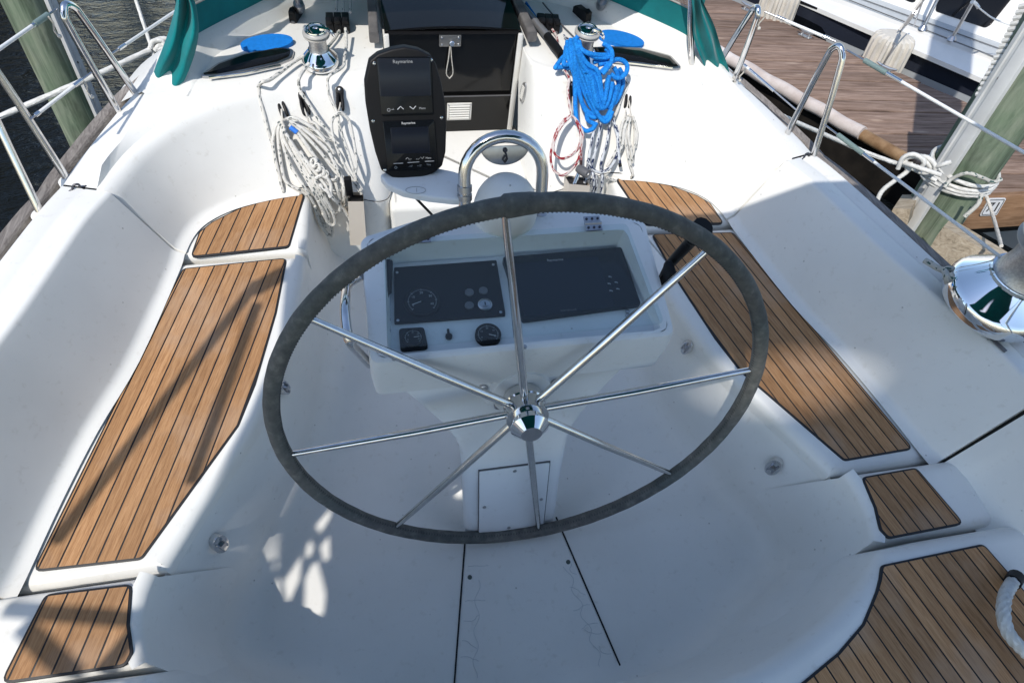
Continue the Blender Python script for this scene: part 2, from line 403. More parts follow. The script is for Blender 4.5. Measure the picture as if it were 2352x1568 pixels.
# --- removable centre panel of the sole, with its black seams, screws
mb = MB()
def seam(a, b, wd, z=.0025): 
    d = (b - a).normalized(); n = V((-d.y, d.x, 0)); return [a + n * wd / 2 + V((0, 0, z)), a - n * wd / 2 + V((0, 0, z)), b - n * wd / 2 + V((0, 0, z)), b + n * wd / 2 + V((0, 0, z))]
for s in (-1, 1):
    mb = MB(); a, b = (onz(1071, 1205, ZF), onz(1032, 1720, ZF)) if s < 0 else (onz(1277, 1187, ZF), onz(1507, 1720, ZF))
    k = seam(a, b, .0055, .0015); mb.add(k + [p + V((0, 0, .001)) for p in k], [(4, 5, 6, 7), (0, 1, 5, 4), (2, 3, 7, 6), (1, 2, 6, 5), (3, 0, 4, 7)])
    build('sole_seam', mb, GAP, boat)
mb = MB()
for q in ((1079, 1325), (1305, 1290), (1082, 1660), (1500, 1600)):
    p = onz(q[0], q[1], ZF); mb = MB(); mb.lathe([(.0075, .0), (.0075, .002), (.005, .0035)], p, (0, 0, 1), 12)
    build('sole_screw', mb, simple('verdigris_screw', (.09, .11, .10), .5, .6), boat)
# --- hairline crazing beside the seams
mb = MB(); rnd = random.Random(5)
CRZ = simple('gelcoat_craze', (.50, .52, .53), .6)
def craze(pts, r=.0007): mb.tube([onz(x, y, ZF) + V((0, 0, .0006)) for x, y in pts], r, 4)
for s, py in ((1, 1318), (1, 1365), (1, 1388), (1, 1430), (1, 1452), (1, 1500), (1, 1540), (-1, 1300), (-1, 1380), (-1, 1425), (-1, 1470), (-1, 1508)):
    x = 1290 + .437 * (py - 1225) - 6 if s > 0 else 1073 - .08 * (py - 1245) + 6
    p = [(x, py)]; a = rnd.uniform(-.4, .4) + (pi if s > 0 else 0)
    for k in range(6): a += rnd.uniform(-.6, .6); p.append((p[-1][0] + cos(a) * 8, p[-1][1] + sin(a) * 5))
    craze(p)
craze([(1300 + .36 * (y - 1300) + 7 * sin(y * .11), y) for y in range(1300, 1568, 9)], .0006); craze([(1100 - .03 * (y - 1250) + 6 * sin(y * .09), y) for y in range(1330, 1560, 9)], .0006)
k_ = build('crazing', mb, CRZ, boat); k_['kind'] = 'stuff'
# --- seats: solids with rounded edges round the footwell
def yi(pts, y):
    for a, b in zip(pts, pts[1:]):
        if (a.y - y) * (b.y - y) <= 0 and abs(a.y - b.y) > 1e-9: t = (a.y - y) / (a.y - b.y); return a.lerp(b, t)
    return pts[0]
BASE = [V(p) for p in ((1.345, -.42), (1.325, -.28), (1.293, -.185), (1.25, 0), (1.195, .2), (1.13, .42), (1.05, .74), (1.035, .83), (1.018, .90), (.985, .97), (.93, 1.02), (.86, 1.06), (.78, 1.085), (.69, 1.105), (.60, 1.12))]
def base_x(y):
    p = yi(BASE, y); return p.x
def front(y0, y1, d=.0):
    P = con_off(d); q = [p for p in P if min(y0, y1) < p.y < max(y0, y1)]
    return [yi(P, y0)] + (q if y0 > y1 else q[::-1]) + [yi(P, y1)]
def sided(pts, s): return [V((p.x * s, p.y)) for p in pts]
SEATS = {}
for s, nm in ((-1, 'port'), (1, 'starboard')):
    # forward small seat
    P = front(1.10, .822, .016) + [V((base_x(.822) + .05, .822)), V((1.06, .9)), V((1.02, 1.0)), V((.9, 1.09)), V((.7, 1.15)), V((.6, 1.16))]
    mb = MB(); mb.slab(sided(P, s), .10, .357, .03, 5); SEATS[s, 'fwd'] = build('seat', mb, GEL, boat, 60)
    # main seat: wall below the lid, then the lid
    P = front(.806, -.222, .014) + [V((base_x(-.2) + .07, -.222)), V((1.32, -.1)), V((1.27, .2)), V((1.19, .45)), V((1.12, .806))]
    mb = MB(); P2 = rounded(sided(P, s), 0); mb.slab(P2, .262, ZS, .034, 6)
    SEATS[s, 'main'] = build('seat_lid', mb, GEL, boat, 60)
    # small seat aft of it
    P = front(-.238, -.447, .008)
    P = P + [V((1.40, -.452)), V((1.40, -.238))]
    mb = MB(); mb.slab(sided(P, s), .05, .398, .035, 6, flare=.085); SEATS[s, 'aft'] = build('seat', mb, GEL, boat, 60)
# helm seat right across the stern
P = [p for p in con_off(.008) if p.y < -.468 and p.x > 0]; 
P = P + [V((0, P[-1].y - .002))]
FUL = [V((1.44, -.463)), V((1.10, -.463))] + P + sided(P[-2::-1], -1) + [V((-1.10, -.463)), V((-1.44, -.463)), V((-1.44, -1.25)), V((1.44, -1.25))]
mb = MB(); mb.slab(FUL[::-1], .05, .447, .05, 7, flare=.06); SEATS[0, 'helm'] = build('helm_seat', mb, GEL, boat, 60)
# --- teak panels: planks over a black bed
def teak(name, poly, ang, z, parent, pitch=.0437, phase=0., zf=None, lbl=None, rads=.02, gap=.0045, edge=.006):
    poly = rounded(poly, rads, 4); d = V((sin(ang), cos(ang))); n = V((d.y, -d.x)); mb = MB()
    mb.slab(poly, z - .004, z + .0035, .002, 2, mat=0)
    inn = offs(poly, edge); vals = [p.dot(n) for p in inn]; k0 = math.floor((min(vals) - phase) / pitch); rnd = random.Random(int(z * 1000) + len(poly))
    def clip(P, nn, c):
        out = []
        for i in range(len(P)):
            a, b = P[i - 1], P[i]; da, db = a.dot(nn) - c, b.dot(nn) - c
            if da <= 0: out.append(a) if not out or (out[-1] - a).length > 1e-7 else None
            if da * db < 0: out.append(a.lerp(b, da / (da - db)))
        return out
    for k in range(k0, k0 + 60):
        a = phase + k * pitch + gap / 2; b = a + pitch - gap
        if a > max(vals): break
        P = clip(clip(inn, n, b), -n, -a)
        if len(P) < 3 or abs(area(P)) < 1.5e-4: continue
        o = len(mb.v); hue = rnd.random(); off = rnd.random() * 20
        mb.add([(p.x, p.y, z + .0048) for p in P], [tuple(range(len(P)))], 1)
        for i, p in enumerate(P): mb.t[o + i] = (p.dot(d) + off, p.dot(n) + off, hue)
    for i in range(len(mb.v)): mb.t.setdefault(i, (0, 0, .5))
    return build(name, mb, [CAULK, TEAK], parent)
for s in (-1, 1):
    main = [V(p) for p in ((.668, .79), (1.004, .773), (1.072, .55), (1.15, .27), (1.278, -.180), (1.021, -.187), (.80, .165), (.757, .30), (.70, .56))]
    teak('teak_panel', sided(main, s), R(15.9) if s < 0 else R(164.1), ZS, SEATS[s, 'main'], phase=.012)
    fwd = [V(p) for p in ((.661, .835), (.985, .816), (.965, .93), (.925, .975), (.83, 1.038), (.72, 1.075), (.604, 1.098))]
    teak('teak_panel', sided(fwd, s), R(15.9) if s < 0 else R(164.1), .357, SEATS[s, 'fwd'], phase=.012)
    aft = [V(p) for p in ((1.02, -.255), (1.216, -.250), (1.276, -.437), (1.012, -.443), (1.000, -.415), (1.016, -.35))]
    teak('teak_panel', sided(aft, s), R(15.9) if s < 0 else R(164.1), .398, SEATS[s, 'aft'], phase=.0)
HT = [V(p) for p in ((.919, -.514), (1.255, -.505), (1.36, -.82), (1.36, -1.15), (-.5, -1.15), (.40, -.795), (.566, -.748), (.695, -.698), (.793, -.645), (.868, -.577), (.895, -.548))]
HT = HT[:4] + [V((.0, -1.15)), V((0, -.80)), V((.25, -.80))] + HT[5:]
teak('teak_panel', HT, R(164.1), .447, SEATS[0, 'helm'], phase=.01)
teak('teak_panel', sided(HT[:4] + HT[7:], -1), R(15.9), .447, SEATS[0, 'helm'], phase=.01)

# --- flush latches on the footwell sides
def latch(x, y, z, nx, ny=0., nz=.25, sc=1., open_=True):
    M_ = axes((nx, ny, nz), (0, 0, 1), (x, y, z)); mb = MB(); P = [(.017 * sc * cos(t), .030 * sc * sin(t)) for t in [2 * pi * k / 24 for k in range(24)]]
    mb.slab(P, -.02, .004, .002, 2, M=M_); o = build('latch', mb, STEEL, boat)
    mb = MB(); mb.tube([M_ @ V(q) for q in ((-.007 * sc, -.014 * sc, .004), (-.007 * sc, -.012 * sc, .012), (-.007 * sc, .012 * sc, .012), (-.007 * sc, .014 * sc, .004))], .003, 8); mb.tube([M_ @ V(q) for q in ((.007 * sc, -.016 * sc, .006), (.007 * sc, .016 * sc, .006))], .0035, 8); mb.box(M_ @ V((0, 0, .008)), (.012 * sc, .010 * sc, .010), M_.to_3x3()); build('latch_bail', mb, STEELD, o)
for s in (-1, 1):
    latch(s * .686, .322, .283, -s, -.2, sc=1.15); latch(s * .872, -.128, .209, -s, -.75, sc=1.35)
latch(.80, -.575, .24, -.75, .65, sc=1.2); mb = MB(); p = onx(1563, 832, .69); M_ = axes((-1, -.3, .2), (0, 0, 1), p); mb.slab(rounded([(-.035, -.045), (.035, -.045), (.035, .045), (-.035, .045)], .008, 3), -.02, .004, .002, 2, M=M_); build('cover_plate', mb, STEELD, boat)
# recess with a grab slot in the port seat front
mb = MB(); p = [onx(*q, -.618) for q in ((722, 545), (735, 535), (752, 548), (760, 590), (752, 640), (735, 665), (722, 640), (715, 590))]
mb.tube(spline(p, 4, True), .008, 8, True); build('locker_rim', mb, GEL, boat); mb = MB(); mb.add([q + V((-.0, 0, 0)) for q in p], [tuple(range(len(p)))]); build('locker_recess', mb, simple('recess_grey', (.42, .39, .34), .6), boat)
# ------------------------------------------------------------ backrests, coamings, bulkhead, cabin top
# one station: (base x,y,z)  (lip x,y,z)  (deck edge x,y,z)
ST = [((1.38, -1.2), (1.60, -1.15, .72), (1.70, -1.10)), ((1.365, -.42), (1.505, -.38, .705), (1.595, -.35)), ((1.345, -.28), (1.478, -.24, .70), (1.57, -.2)),
      ((1.318, -.185), (1.455, -.13, .692), (1.545, -.06)), ((1.272, 0), (1.415, .03, .683), (1.51, .10)), ((1.212, .2), (1.345, .22, .67), (1.455, .30)),
      ((1.13, .42), (1.275, .44, .655), (1.395, .53)), ((1.05, .74), (1.20, .74, .632), (1.325, .80)), ((1.034, .842), (1.153, .878, .6145), (1.29, .925))]
ST2 = [((1.030, .85), (1.150, .888, .612), (1.288, .935)), ((1.018, .90), (1.125, .955, .615), (1.27, 1.0)), ((.985, .97), (1.075, 1.055, .622), (1.235, 1.085)), ((.93, 1.02), (1.00, 1.145, .630), (1.19, 1.19)),
       ((.86, 1.06), (.905, 1.225, .636), (1.14, 1.30)), ((.78, 1.085), (.79, 1.29, .640), (1.07, 1.42)), ((.69, 1.105), (.66, 1.345, .642), (.9, 1.5)), ((.60, 1.115), (.55, 1.372, .644), (.7, 1.5)),
       ((.50, 1.118), (.46, 1.385, .645), (.5, 1.5)), ((.42, 1.115), (.385, 1.388, .646), (.4, 1.5)), ((.355, 1.12), (.325, 1.405, .647), (.34, 1.5)), ((.31, 1.145), (.292, 1.44, .648), (.3, 1.5)),
       ((.287, 1.20), (.278, 1.49, .648), (.28, 1.55)), ((.274, 1.28), (.272, 1.55, .648), (.272, 1.6)), ((.270, 1.40), (.270, 1.62, .645), (.27, 1.66))]
def bz(p): 
    x, y = p
    return .372 if x > .58 else max(.235, .372 - (.58 - x) * .45)
def fillet(a, b, c, r, n=5):
    """points rounding the corner b of the path a-b-c"""
    u = (a - b); v = (c - b); d = min(r, u.length * .48, v.length * .48); p, q = b + u.normalized() * d, b + v.normalized() * d
    return [p.lerp(b, t).lerp(b.lerp(q, t), t) for t in [k / n for k in range(n + 1)]]
def wallrow(st, seatside=True, rf=.05, rl=.045, sag=0.0):
    (bx, by), lip, (ex, ey) = st; B = V((bx, by, bz((bx, by)) if len(st[0]) == 2 else st[0][2])); L = V(lip); E = V((ex, ey, L.z - .012))
    inn = (B - L); inn.z = 0; inn = inn.normalized(); F = B + (inn * .035 + V((0, 0, -.008)) if B.x > .6 else V((0, 0, -.03)))
    rf = rf if B.x > .6 else .012
    row = [F] + fillet(F, B, L, rf) + [B.lerp(L, t_) for t_ in (.30, .5, .7, .84)] + fillet(B, L, E, rl, 6)
    return row, E
def deckrow(E, st, rail=True):
    o = V((st[2][0] - st[1][0], st[2][1] - st[1][1], 0)).normalized(); z = E.z
    return [E + o * d + V((0, 0, h)) for d, h in ((.004, -.003), (.012, -.018), (.018, -.05), (.060, -.060), (.064, -.058), (.066, -.052))]
for s in (-1, 1):
    def M(row): return [V((p.x * s, p.y, p.z)) for p in row]
    # backrest with the coaming top outboard of it
    def dens(sts, n=4):
        out = []
        f = [[V((*st[0], 0)) for st in sts], [V(st[1]) for st in sts], [V((*st[2], 0)) for st in sts]]
        g = [spline(q, n) for q in f]
        if len(sts) > 10:
            for _ in range(6): g[0] = [g[0][0]] + [a * .25 + b * .5 + c * .25 for a, b, c in zip(g[0], g[0][1:], g[0][2:])] + [g[0][-1]]
        return [((a.x, a.y), tuple(b), (c.x, c.y)) for a, b, c in zip(*g)]
    D1, D2 = dens(ST), dens(ST2)
    i0 = [i for i, st in enumerate(D1) if st[0][1] > -.232]; 
    def cut(yv):
        for p, q in zip(D1, D1[1:]):
            if p[0][1] <= yv <= q[0][1]:
                t = (yv - p[0][1]) / (q[0][1] - p[0][1]); return tuple(tuple(a + (b - a) * t for a, b in zip(u, v)) for u, v in zip(p, q))
    aft = [st for st in D1 if st[0][1] < -.25] + [cut(-.243)]; mid = [cut(-.233)] + [st for st in D1 if st[0][1] > -.225]
    for sts, nm, dz in ((aft, 'coaming', .0), (mid, 'backrest', .012)):
        mb = MB(); rows = []
        for st in sts:
            st = (st[0], (st[1][0] - dz * .6, st[1][1], st[1][2]), st[2]); r, E = wallrow(st, rf=.035, rl=.013); rows.append(M(r + [r[-1].lerp(E, .45), r[-1].lerp(E, .5) + V((0, 0, -.003)), r[-1].lerp(E, .55), E]))
        mb.loft(rows, ring=False)
        for rw in (rows[0], rows[-1]):                        # closed ends, 2 cm thick lip
            o = len(mb.v); mb.v += [V(p) for p in rw] + [V((p.x + s * .02, p.y, p.z - .03)) for p in rw]; n = len(rw)
            for j in range(n - 1): mb.f.append((o + j, o + j + 1, o + n + j + 1, o + n + j)); mb.m.append(0)
        build(nm, mb, GEL, boat, 50)
    # dark joint behind the gaps
    mb = MB()
    for st in (cut(-.238), D1[-1]):
        r, E = wallrow(st); q = M(r[1:-3]); n = len(q); k = .016
        mb = MB(); mb.loft([[p + V((s * .014, dy * .6, -.014)) for p in q] for dy in (-.02, .02)], ring=False)
        build('seat_joint', mb, GAP, boat)
    # forward coaming running round into the bulkhead
    mb = MB(); rows = []
    for st in D2:
        r, E = wallrow(st, rf=.055, rl=.038); rows.append(M(r))
    mb.loft(rows, ring=False)
    o = len(mb.v); rw = rows[0]; mb.v += [V(p) for p in rw] + [V((p.x + s * .02, p.y - .01, p.z - .03)) for p in rw]; n = len(rw)
    for j in range(n - 1): mb.f.append((o + j, o + j + 1, o + n + j + 1, o + n + j)); mb.m.append(0)
    # lower bulkhead down to the sole
    low = [r[3] for r in rows if abs(r[3].x) < .64]
    mb.loft([[p + V((0, .0, 0)) for p in low], [V((p.x, p.y - .0, .22)) for p in low], [V((p.x, p.y - .01, ZF - .02)) for p in low]], ring=False)
    build('bulkhead', mb, GEL, boat, 60)
    # side deck, gutter and edge of the hull
    alls = D1 + D2[:21]; mb = MB(); rows = []; tops = []
    for st in alls:
        L = V(st[1]); E = V((st[2][0], st[2][1], L.z - .0135)); rows.append(M([E] + deckrow(E, st)))
        if st[0][1] > .848: r_, E_ = wallrow(st, rf=.055, rl=.038); tops.append(M([r_[-1], r_[-1].lerp(E, .5), E]))
    mb.loft(tops, ring=False)
    last = rows[-1]; sh = rows[-1]; ext = V((-s * .30, .62, -.02)); rows.append([p + ext for p in sh]); rows.append([p + ext * 2.2 for p in sh])
    mb.loft(rows, ring=False); HE = [r[-1] for r in rows]
    mb.loft([HE, [p + V((s * .03, 0, -.12)) for p in HE], [p + V((s * .02, -.01, -.5)) for p in HE], [p + V((-s * .12, -.02, -1.3)) for p in HE]], ring=False)
    build('hull_side', mb, GEL, boat, 40)
    # teak toe rail
    mb = MB(); rl = []
    for p0 in HE: rl.append([p0 + V((s * a, 0, b)) for a, b in ((-.012, -.02), (-.010, .010), (-.004, .015), (.028, .015), (.034, .010), (.036, -.02))])
    mb.loft(rl, ring=True, cap0=True, cap1=True); build('toe_rail', mb, GREYTEAK, boat)
# --- bridge deck step in front of the companionway
mb = MB(); mb.slab(rounded([(-.30, 1.115), (.30, 1.115), (.30, 1.60), (-.30, 1.60)], .02), ZF - .02, .236, .03, 5); build('bridge_step', mb, GEL, boat, 60)
# --- cabin top
def cz(x, y): return .645 - .11 * max(0, y - 1.50) - .02 * max(0, abs(x) - .75) ** 2
mb = MB()
for s in (-1, 1):
    rows = []
    top = [st for st in dens(ST2, 4) if st[1][0] > .268]
    for st in top:
        r, E = wallrow(st, rf=.055, rl=.038); e = r[-1]; far = V((e.x * (1.0 if e.x < .6 else 1 - (e.x - .6) * .75), 3.0)); row = [V((e.x * s, e.y, e.z))]
        for k in range(1, 15):
            t = (k / 14) ** 1.3; x = e.x + (far.x - e.x) * t; y = e.y + (far.y - e.y) * t; zz = cz(x, y); b_ = 1; row.append(V((x * s, y, e.z * (1 - b_) + zz * b_)))
        rows.append(row)
    mb.loft(rows, ring=False)
mb.add([(-.275, 1.60, .625), (.275, 1.60, .625), (.275, 3.0, cz(0, 3.0)), (-.275, 3.0, cz(0, 3.0))], [(0, 1, 2, 3)])
build('cabin_top', mb, GEL, boat, 60)
# raised fairing the spray hood stands on
RID = [(1.0, 1.30), (.975, 1.40), (.93, 1.52), (.86, 1.62), (.76, 1.74), (.66, 1.86), (.56, 1.95), (.40, 2.03), (.2, 2.08), (0, 2.09)]
rid = spline([(x, y, 0) for x, y in RID], 5); rid = [p for p in rid] + mirror(rid[-2::-1])
mb = MB(); rows = []
for i, p in enumerate(rid):
    t = (rid[min(i + 1, len(rid) - 1)] - rid[max(i - 1, 0)]).normalized(); n = V((t.y, -t.x, 0)); n = -n
    if n.dot(V((0, 1.4, 0)) - p) < 0: n = -n
    e = min(1, min(i, len(rid) - 1 - i) / 9); h = -.02 + .095 * e * e * (3 - 2 * e); z0 = cz(p.x, p.y)
    rows.append([p + n * d + V((0, 0, z0 + hh)) for d, hh in ((.075, -.012), (.055, .004), (.035, h * .45), (.015, h * .85), (-.01, h), (-.05, h), (-.075, h * .8), (-.10, h * .3), (-.14, -.03), (-.24, -.09), (-.26, -.2))])
mb.loft(rows, ring=False); build('spray_hood_fairing', mb, GEL, boat, 60)
# ------------------------------------------------------------ companionway: boards, slides, hatch
YB = 1.56
mb = MB(); mb.box((0, YB, .326), (.50, .012, .184)); lo_ = build('washboard', mb, ACRY, boat)
mb = MB(); mb.box((0, YB + .012, .558), (.50, .012, .280)); up_ = build('washboard', mb, ACRY, boat)
for s in (-1, 1):
    mb = MB(); mb.box((s * .257, YB - .012, .465), (.018, .012, .47), bev=.003); mb.box((s * .266, YB + .01, .46), (.006, .05, .46)); build('board_channel', mb, WHITEP, boat)
mb = MB(); mb.box((0, YB - .008, .418), (.50, .004, .004)); build('board_seam', mb, GREYP, boat)
# vent on the lower board
mb = MB(); c = onz(1052, 254, .37); c = V((.030, YB - .0075, .344)); w_, h_ = .105, .086
mb.box((c.x, c.y - .003, c.z), (w_ * 1, .006, h_), bev=.002)
for k in range(6): mb.box((c.x, c.y - .009, c.z - .030 + k * .012), (w_ * .82, .006, .0075), Matrix.Rotation(R(28), 3, 'X'))
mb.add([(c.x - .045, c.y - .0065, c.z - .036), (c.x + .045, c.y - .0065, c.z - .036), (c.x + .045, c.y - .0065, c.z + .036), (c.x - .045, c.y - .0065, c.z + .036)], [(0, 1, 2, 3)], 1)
for a in (-.048, .048):
    for b in (-.037, .037): mb.lathe([(.003, 0), (.003, .002)], (c.x + a, c.y - .006, c.z + b), (0, -1, 0), 8, 2)
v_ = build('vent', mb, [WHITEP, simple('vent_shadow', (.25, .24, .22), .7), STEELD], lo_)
# rim lock on the upper board with its lanyard
c = V((-.016, YB + .004, .668)); mb = MB(); mb.box((c.x, c.y - .006, c.z), (.085, .012, .05), bev=.003)
for a in (-.032, .032):
    for b in (-.014, .014): mb.lathe([(.004, 0), (.003, .003)], (c.x + a, c.y - .012, c.z + b), (0, -1, 0), 8, 1)
mb.lathe([(.011, 0), (.011, .010), (.009, .012)], (c.x + .006, c.y - .012, c.z - .006), (0, -1, 0), 16, 1)
build('lock', mb, [simple('lock_grey', (.20, .20, .20), .4, .7), CHROME], up_)
mb = MB()
for dx in (-.006, .006): mb.tube(spline([(c.x + dx * .3, c.y - .016, c.z - .02), (c.x + dx, c.y - .018, c.z - .07), (c.x + dx * 2.2, c.y - .018, c.z - .135), (c.x, c.y - .018, c.z - .16)], 6), .0022, 6)
build('lanyard', mb, RP, up_)
# oval panel on the starboard cheek
mb = MB(); M_ = axes((-1, -.25, .1), (0, 0, 1), onx(1203, 212, .272)); P = [(.021 * cos(a) , .045 * sin(a)) for a in [2 * pi * k / 28 for k in range(28)]]
mb.slab(P, 0, .006, .003, 2, M=M_)
for k in range(7): mb.box(M_ @ V((0, -.026 + k * .0085, .007)), (.022, .004, .004), M_.to_3x3(), 1)
build('vent', mb, [simple('vent_steel', (.5, .5, .49), .35, .8), WHITEP], boat)
# hatch: smoked slide between wooden runners
zc = lambda y: .672 - .10 * (y - 1.57)
mb = MB(); rows = []
for k in range(11):
    x = -.262 + .524 * k / 10; cr = .018 * (1 - (x / .262) ** 2); rows.append([V((x, YB + .0, .696 + cr)), V((x, YB, .706 + cr)), V((x, 2.7, .706 + cr + (2.7 - YB) * -.10)), V((x, 2.7, .696 + cr + (2.7 - YB) * -.10))])
mb.loft(rows, ring=True, cap0=True, cap1=True); hat = build('sliding_hatch', mb, ACRY, boat)
mb = MB()
for k in range(2):
    pass
mb.box((0, YB - .004, .700), (.5, .010, .008)); build('hatch_lip', mb, BLACKP, hat)
HRAIL = simple('dark_weathered_wood', (.085, .08, .078), .75, 0, (.15, .14, .135), 14, .5, 120)
for s, x0, x1 in ((-1, -.303, -.275), (1, .303, .262)):
    mb = MB(); a = V((x0, YB - .02, .690)); b = V((x1, 2.7, .585)); d = (b - a).normalized(); n = V((d.y, -d.x, 0)).normalized()
    P = rounded([(-.018, -.02), (.018, -.02), (.018, .022), (-.018, .022)], .008, 3); mb.loft([[q + n * p.x + V((0, 0, p.y)) for p in P] for q in (a, b)], cap0=True, cap1=True)
    build('hatch_runner', mb, HRAIL, boat)
# opening ports let into the cabin top, either side
for s in (-1, 1):
    Z = .645; O = [onz(*q, Z) for q in ((455, 181), (500, 150), (560, 128), (640, 108), (678, 116), (672, 138), (640, 152), (560, 170), (500, 181))]
    if s > 0: O = [onz(*q, Z) for q in ((1569, 163), (1540, 132), (1470, 113), (1400, 108), (1350, 112), (1345, 128), (1390, 144), (1470, 152), (1530, 162))]
    O = rounded(O, .03, 4); zf = lambda x, y: cz(x, y) - .645 + .645
    mb = MB(); mb.slab(O, -.004, .010, .004, 2, zf=zf); pt = build('deck_port', mb, STEELD, boat)
    mb = MB(); mb.slab(offs(ccw(O), .012), .0, .0125, .002, 2, zf=zf); build('port_glass', mb, ACRY, pt)
    e = [onz(*q, Z + .013) for q in (((480, 181), (560, 171), (645, 152)) if s < 0 else ((1400, 141), (1470, 149), (1545, 158)))]
    mb = MB(); mb.tube([p + V((0, .004, 0)) for p in e], .005, 8); build('port_hinge', mb, STEEL, pt)
# moulded spine beside the hatch for the handrails, port and starboard
for s in (-1, 1):
    mb = MB(); a = [V((s * x, y, cz(x, y))) for x, y in ((.66, 1.83), (.60, 2.05), (.52, 2.4))]
    mb.tube(spline(a, 5), [.034] * 11, 12); build('moulded_rail', mb, GEL, boat)
# ============================================================ steering wheel (boat frame)
WX, WY, WN = V((.989254, .006273, .146065)), V((-.143203, .243015, .9594)), V((-.029483, -.970015, .241249))
m3 = Matrix((WX, WY, WN)).transposed(); WR = .65
HUB = V((0, 0, .59)); wm = m3.to_4x4(); wm.translation = HUB
def wpt(a, r, h=0): return wm @ V((r * sin(a), r * cos(a), h))
wheel = thing('steering_wheel', 'big steering wheel with a grey leather rim and eight steel spokes', 'steering wheel', HUB)
mb = MB(); N = 220; rnd = random.Random(3); rr = []
for i in range(N):
    a = 2 * pi * i / N; q = .0205 + .0006 * sin(a * 41) * sin(a * 17)
    da = (a - (-.03)) ; da = min(abs(da), abs(da - 2 * pi), abs(da + 2 * pi))
    if 0 < a < .10 or a > 2 * pi - .02: q += .0025
    rr.append(q)
mb.tube([wpt(2 * pi * i / N, WR) for i in range(N)], rr, 18, True)
rim = build('rim', mb, LEATHER, wheel)
# lap of the leather at the top and the laced seam on the inner side
mb = MB(); mb.tube([wpt(a, WR, .0) for a in (-.006, .004, .03, .06, .10)], [.0205, .0252, .0248, .0236, .0205], 18, caps=False); build('leather_lap', mb, LEATHER, rim)
mb = MB()
for i in range(420):
    a = 2 * pi * i / 420; p = wpt(a, WR - .0195, .008); q = wpt(a + .004, WR - .0185, .0105)
    d = wpt(a + .0022, WR - .0205, .0045); mb.tube([d, p, q], .0009, 4)
st = build('stitch', mb, simple('stitch_thread', (.045, .045, .045), .8), rim); st['kind'] = 'stuff'
for k in range(8):
    a = k * pi / 4; mb = MB()
    mb.tube([wpt(a, .04, .0), wpt(a, .30, .003), wpt(a, WR - .012, 0)], [.0115, .0112, .0085], 14, caps=False)
    build('spoke', mb, STEEL, wheel)
mb = MB()
mb.lathe([(.030, -.055), (.056, -.05), (.058, -.022), (.054, -.018), (.054, .018), (.058, .022), (.058, .026), (.050, .028)], HUB, WN, 48)
build('hub', mb, STEEL, wheel)
mb = MB(); mb.lathe([(.046, .026), (.047, .03), (.047, .052), (.052, .054), (.052, .058), (.030, .080), (.0285, .0815)], HUB, WN, 48); nut = build('hub_nut', mb, CHROME, wheel)
mb = MB(); mb.lathe([(.0285, .0810), (.0275, .0822), (.001, .0822)], HUB, WN, 32); build('nut_face', mb, STEELD, nut)
# ============================================================ binnacle: pedestal, console, arch, compass
bin_ = thing('binnacle', 'white helm pedestal with a glazed instrument console and steel arch', 'binnacle', (0, .1, 0))
Pc = lambda p, y, z: [V((x, y + dy, z + dz)) for x, dy, dz in p]
# console shell: rings from the bottom edge up round to the rim of the recess
B0 = [(-.36, .15), (.36, .15), (.36, .56), (.20, .62), (-.20, .62), (-.36, .56)]
def ringp(w, y0, y1, crest, r):
    return rounded([(-w, y0), (w, y0), (w, y1), (w * .55, y1 + crest), (-w * .55, y1 + crest), (-w, y1)], r, 5)
def tilt(p, z0, sl): return V((p.x, p.y, z0 + (p.y - .095) * sl - max(0, p.y - .44) * .55 * (z0 > .7)))
rings = [[tilt(p, .612, .06) for p in ringp(.386, .088, .40, .085, .02)], [tilt(p, .618, .06) for p in ringp(.394, .082, .41, .088, .022)], [tilt(p, .700, .12) for p in ringp(.399, .080, .425, .092, .022)], [tilt(p, .775, .163) for p in ringp(.397, .077, .430, .092, .03)],
         [tilt(p, .7835, .163) for p in ringp(.394, .080, .427, .090, .03)], [tilt(p, .787, .163) for p in ringp(.386, .086, .420, .086, .03)], [tilt(p, .7875, .163) for p in ringp(.380, .090, .416, .082, .03)]]
mb = MB(); mb.loft(rings, cap0=True)
top = rings[-1]
OP = rounded([(-.352, .096), (.362, .096), (.332, .405), (-.335, .405)], .018, 5)      # recess opening
def bridge(mb, A, B):
    """fill between an outer and an inner loop of different counts by angle"""
    ca = sum(A, V((0, 0, 0))) / len(A); A = resample(A, 96, True); B = resample(B, 96, True)
    k = min(range(96), key=lambda j: (B[j] - A[0]).length); B = B[k:] + B[:k]; mb.loft([A, B]); return B
opn = [tilt(p, .7875, .163) for p in OP]
B_ = bridge(mb, top, opn)
FL = lambda p: V((p.x * .975, .100 + (p.y - .096) * .97, .769 - (p.y - .118) * .02))
B2_ = [V((q.x, q.y, q.z - .006)) for q in B_]; B3_ = [FL(q) for q in B_]
mb.loft([B_, B2_, B3_]); o = len(mb.v); mb.v += B3_; mb.f.append(tuple(range(o, o + 96))); mb.m.append(0)
con = build('console', mb, GELK, bin_, 32)
# stem
def stemring(w, ya, yf, z, r=.03): return [V((p.x, p.y, z)) for p in rounded([(-w, ya), (w, ya), (w * .8, yf), (-w * .8, yf)], r, 5)]
mb = MB(); mb.loft([stemring(.160, -.148, .20, ZF - .01, .028), stemring(.160, -.11, .22, .04), stemring(.163, -.062, .23, .15), stemring(.168, -.025, .25, .26), stemring(.174, .008, .28, .345), stemring(.190, .028, .32, .385), stemring(.23, .060, .38, .44), stemring(.30, .10, .44, .52), stemring(.368, .130, .52, .60), stemring(.375, .134, .53, .615)], cap0=True, cap1=True)
build('stem', mb, GELK, bin_, 50)
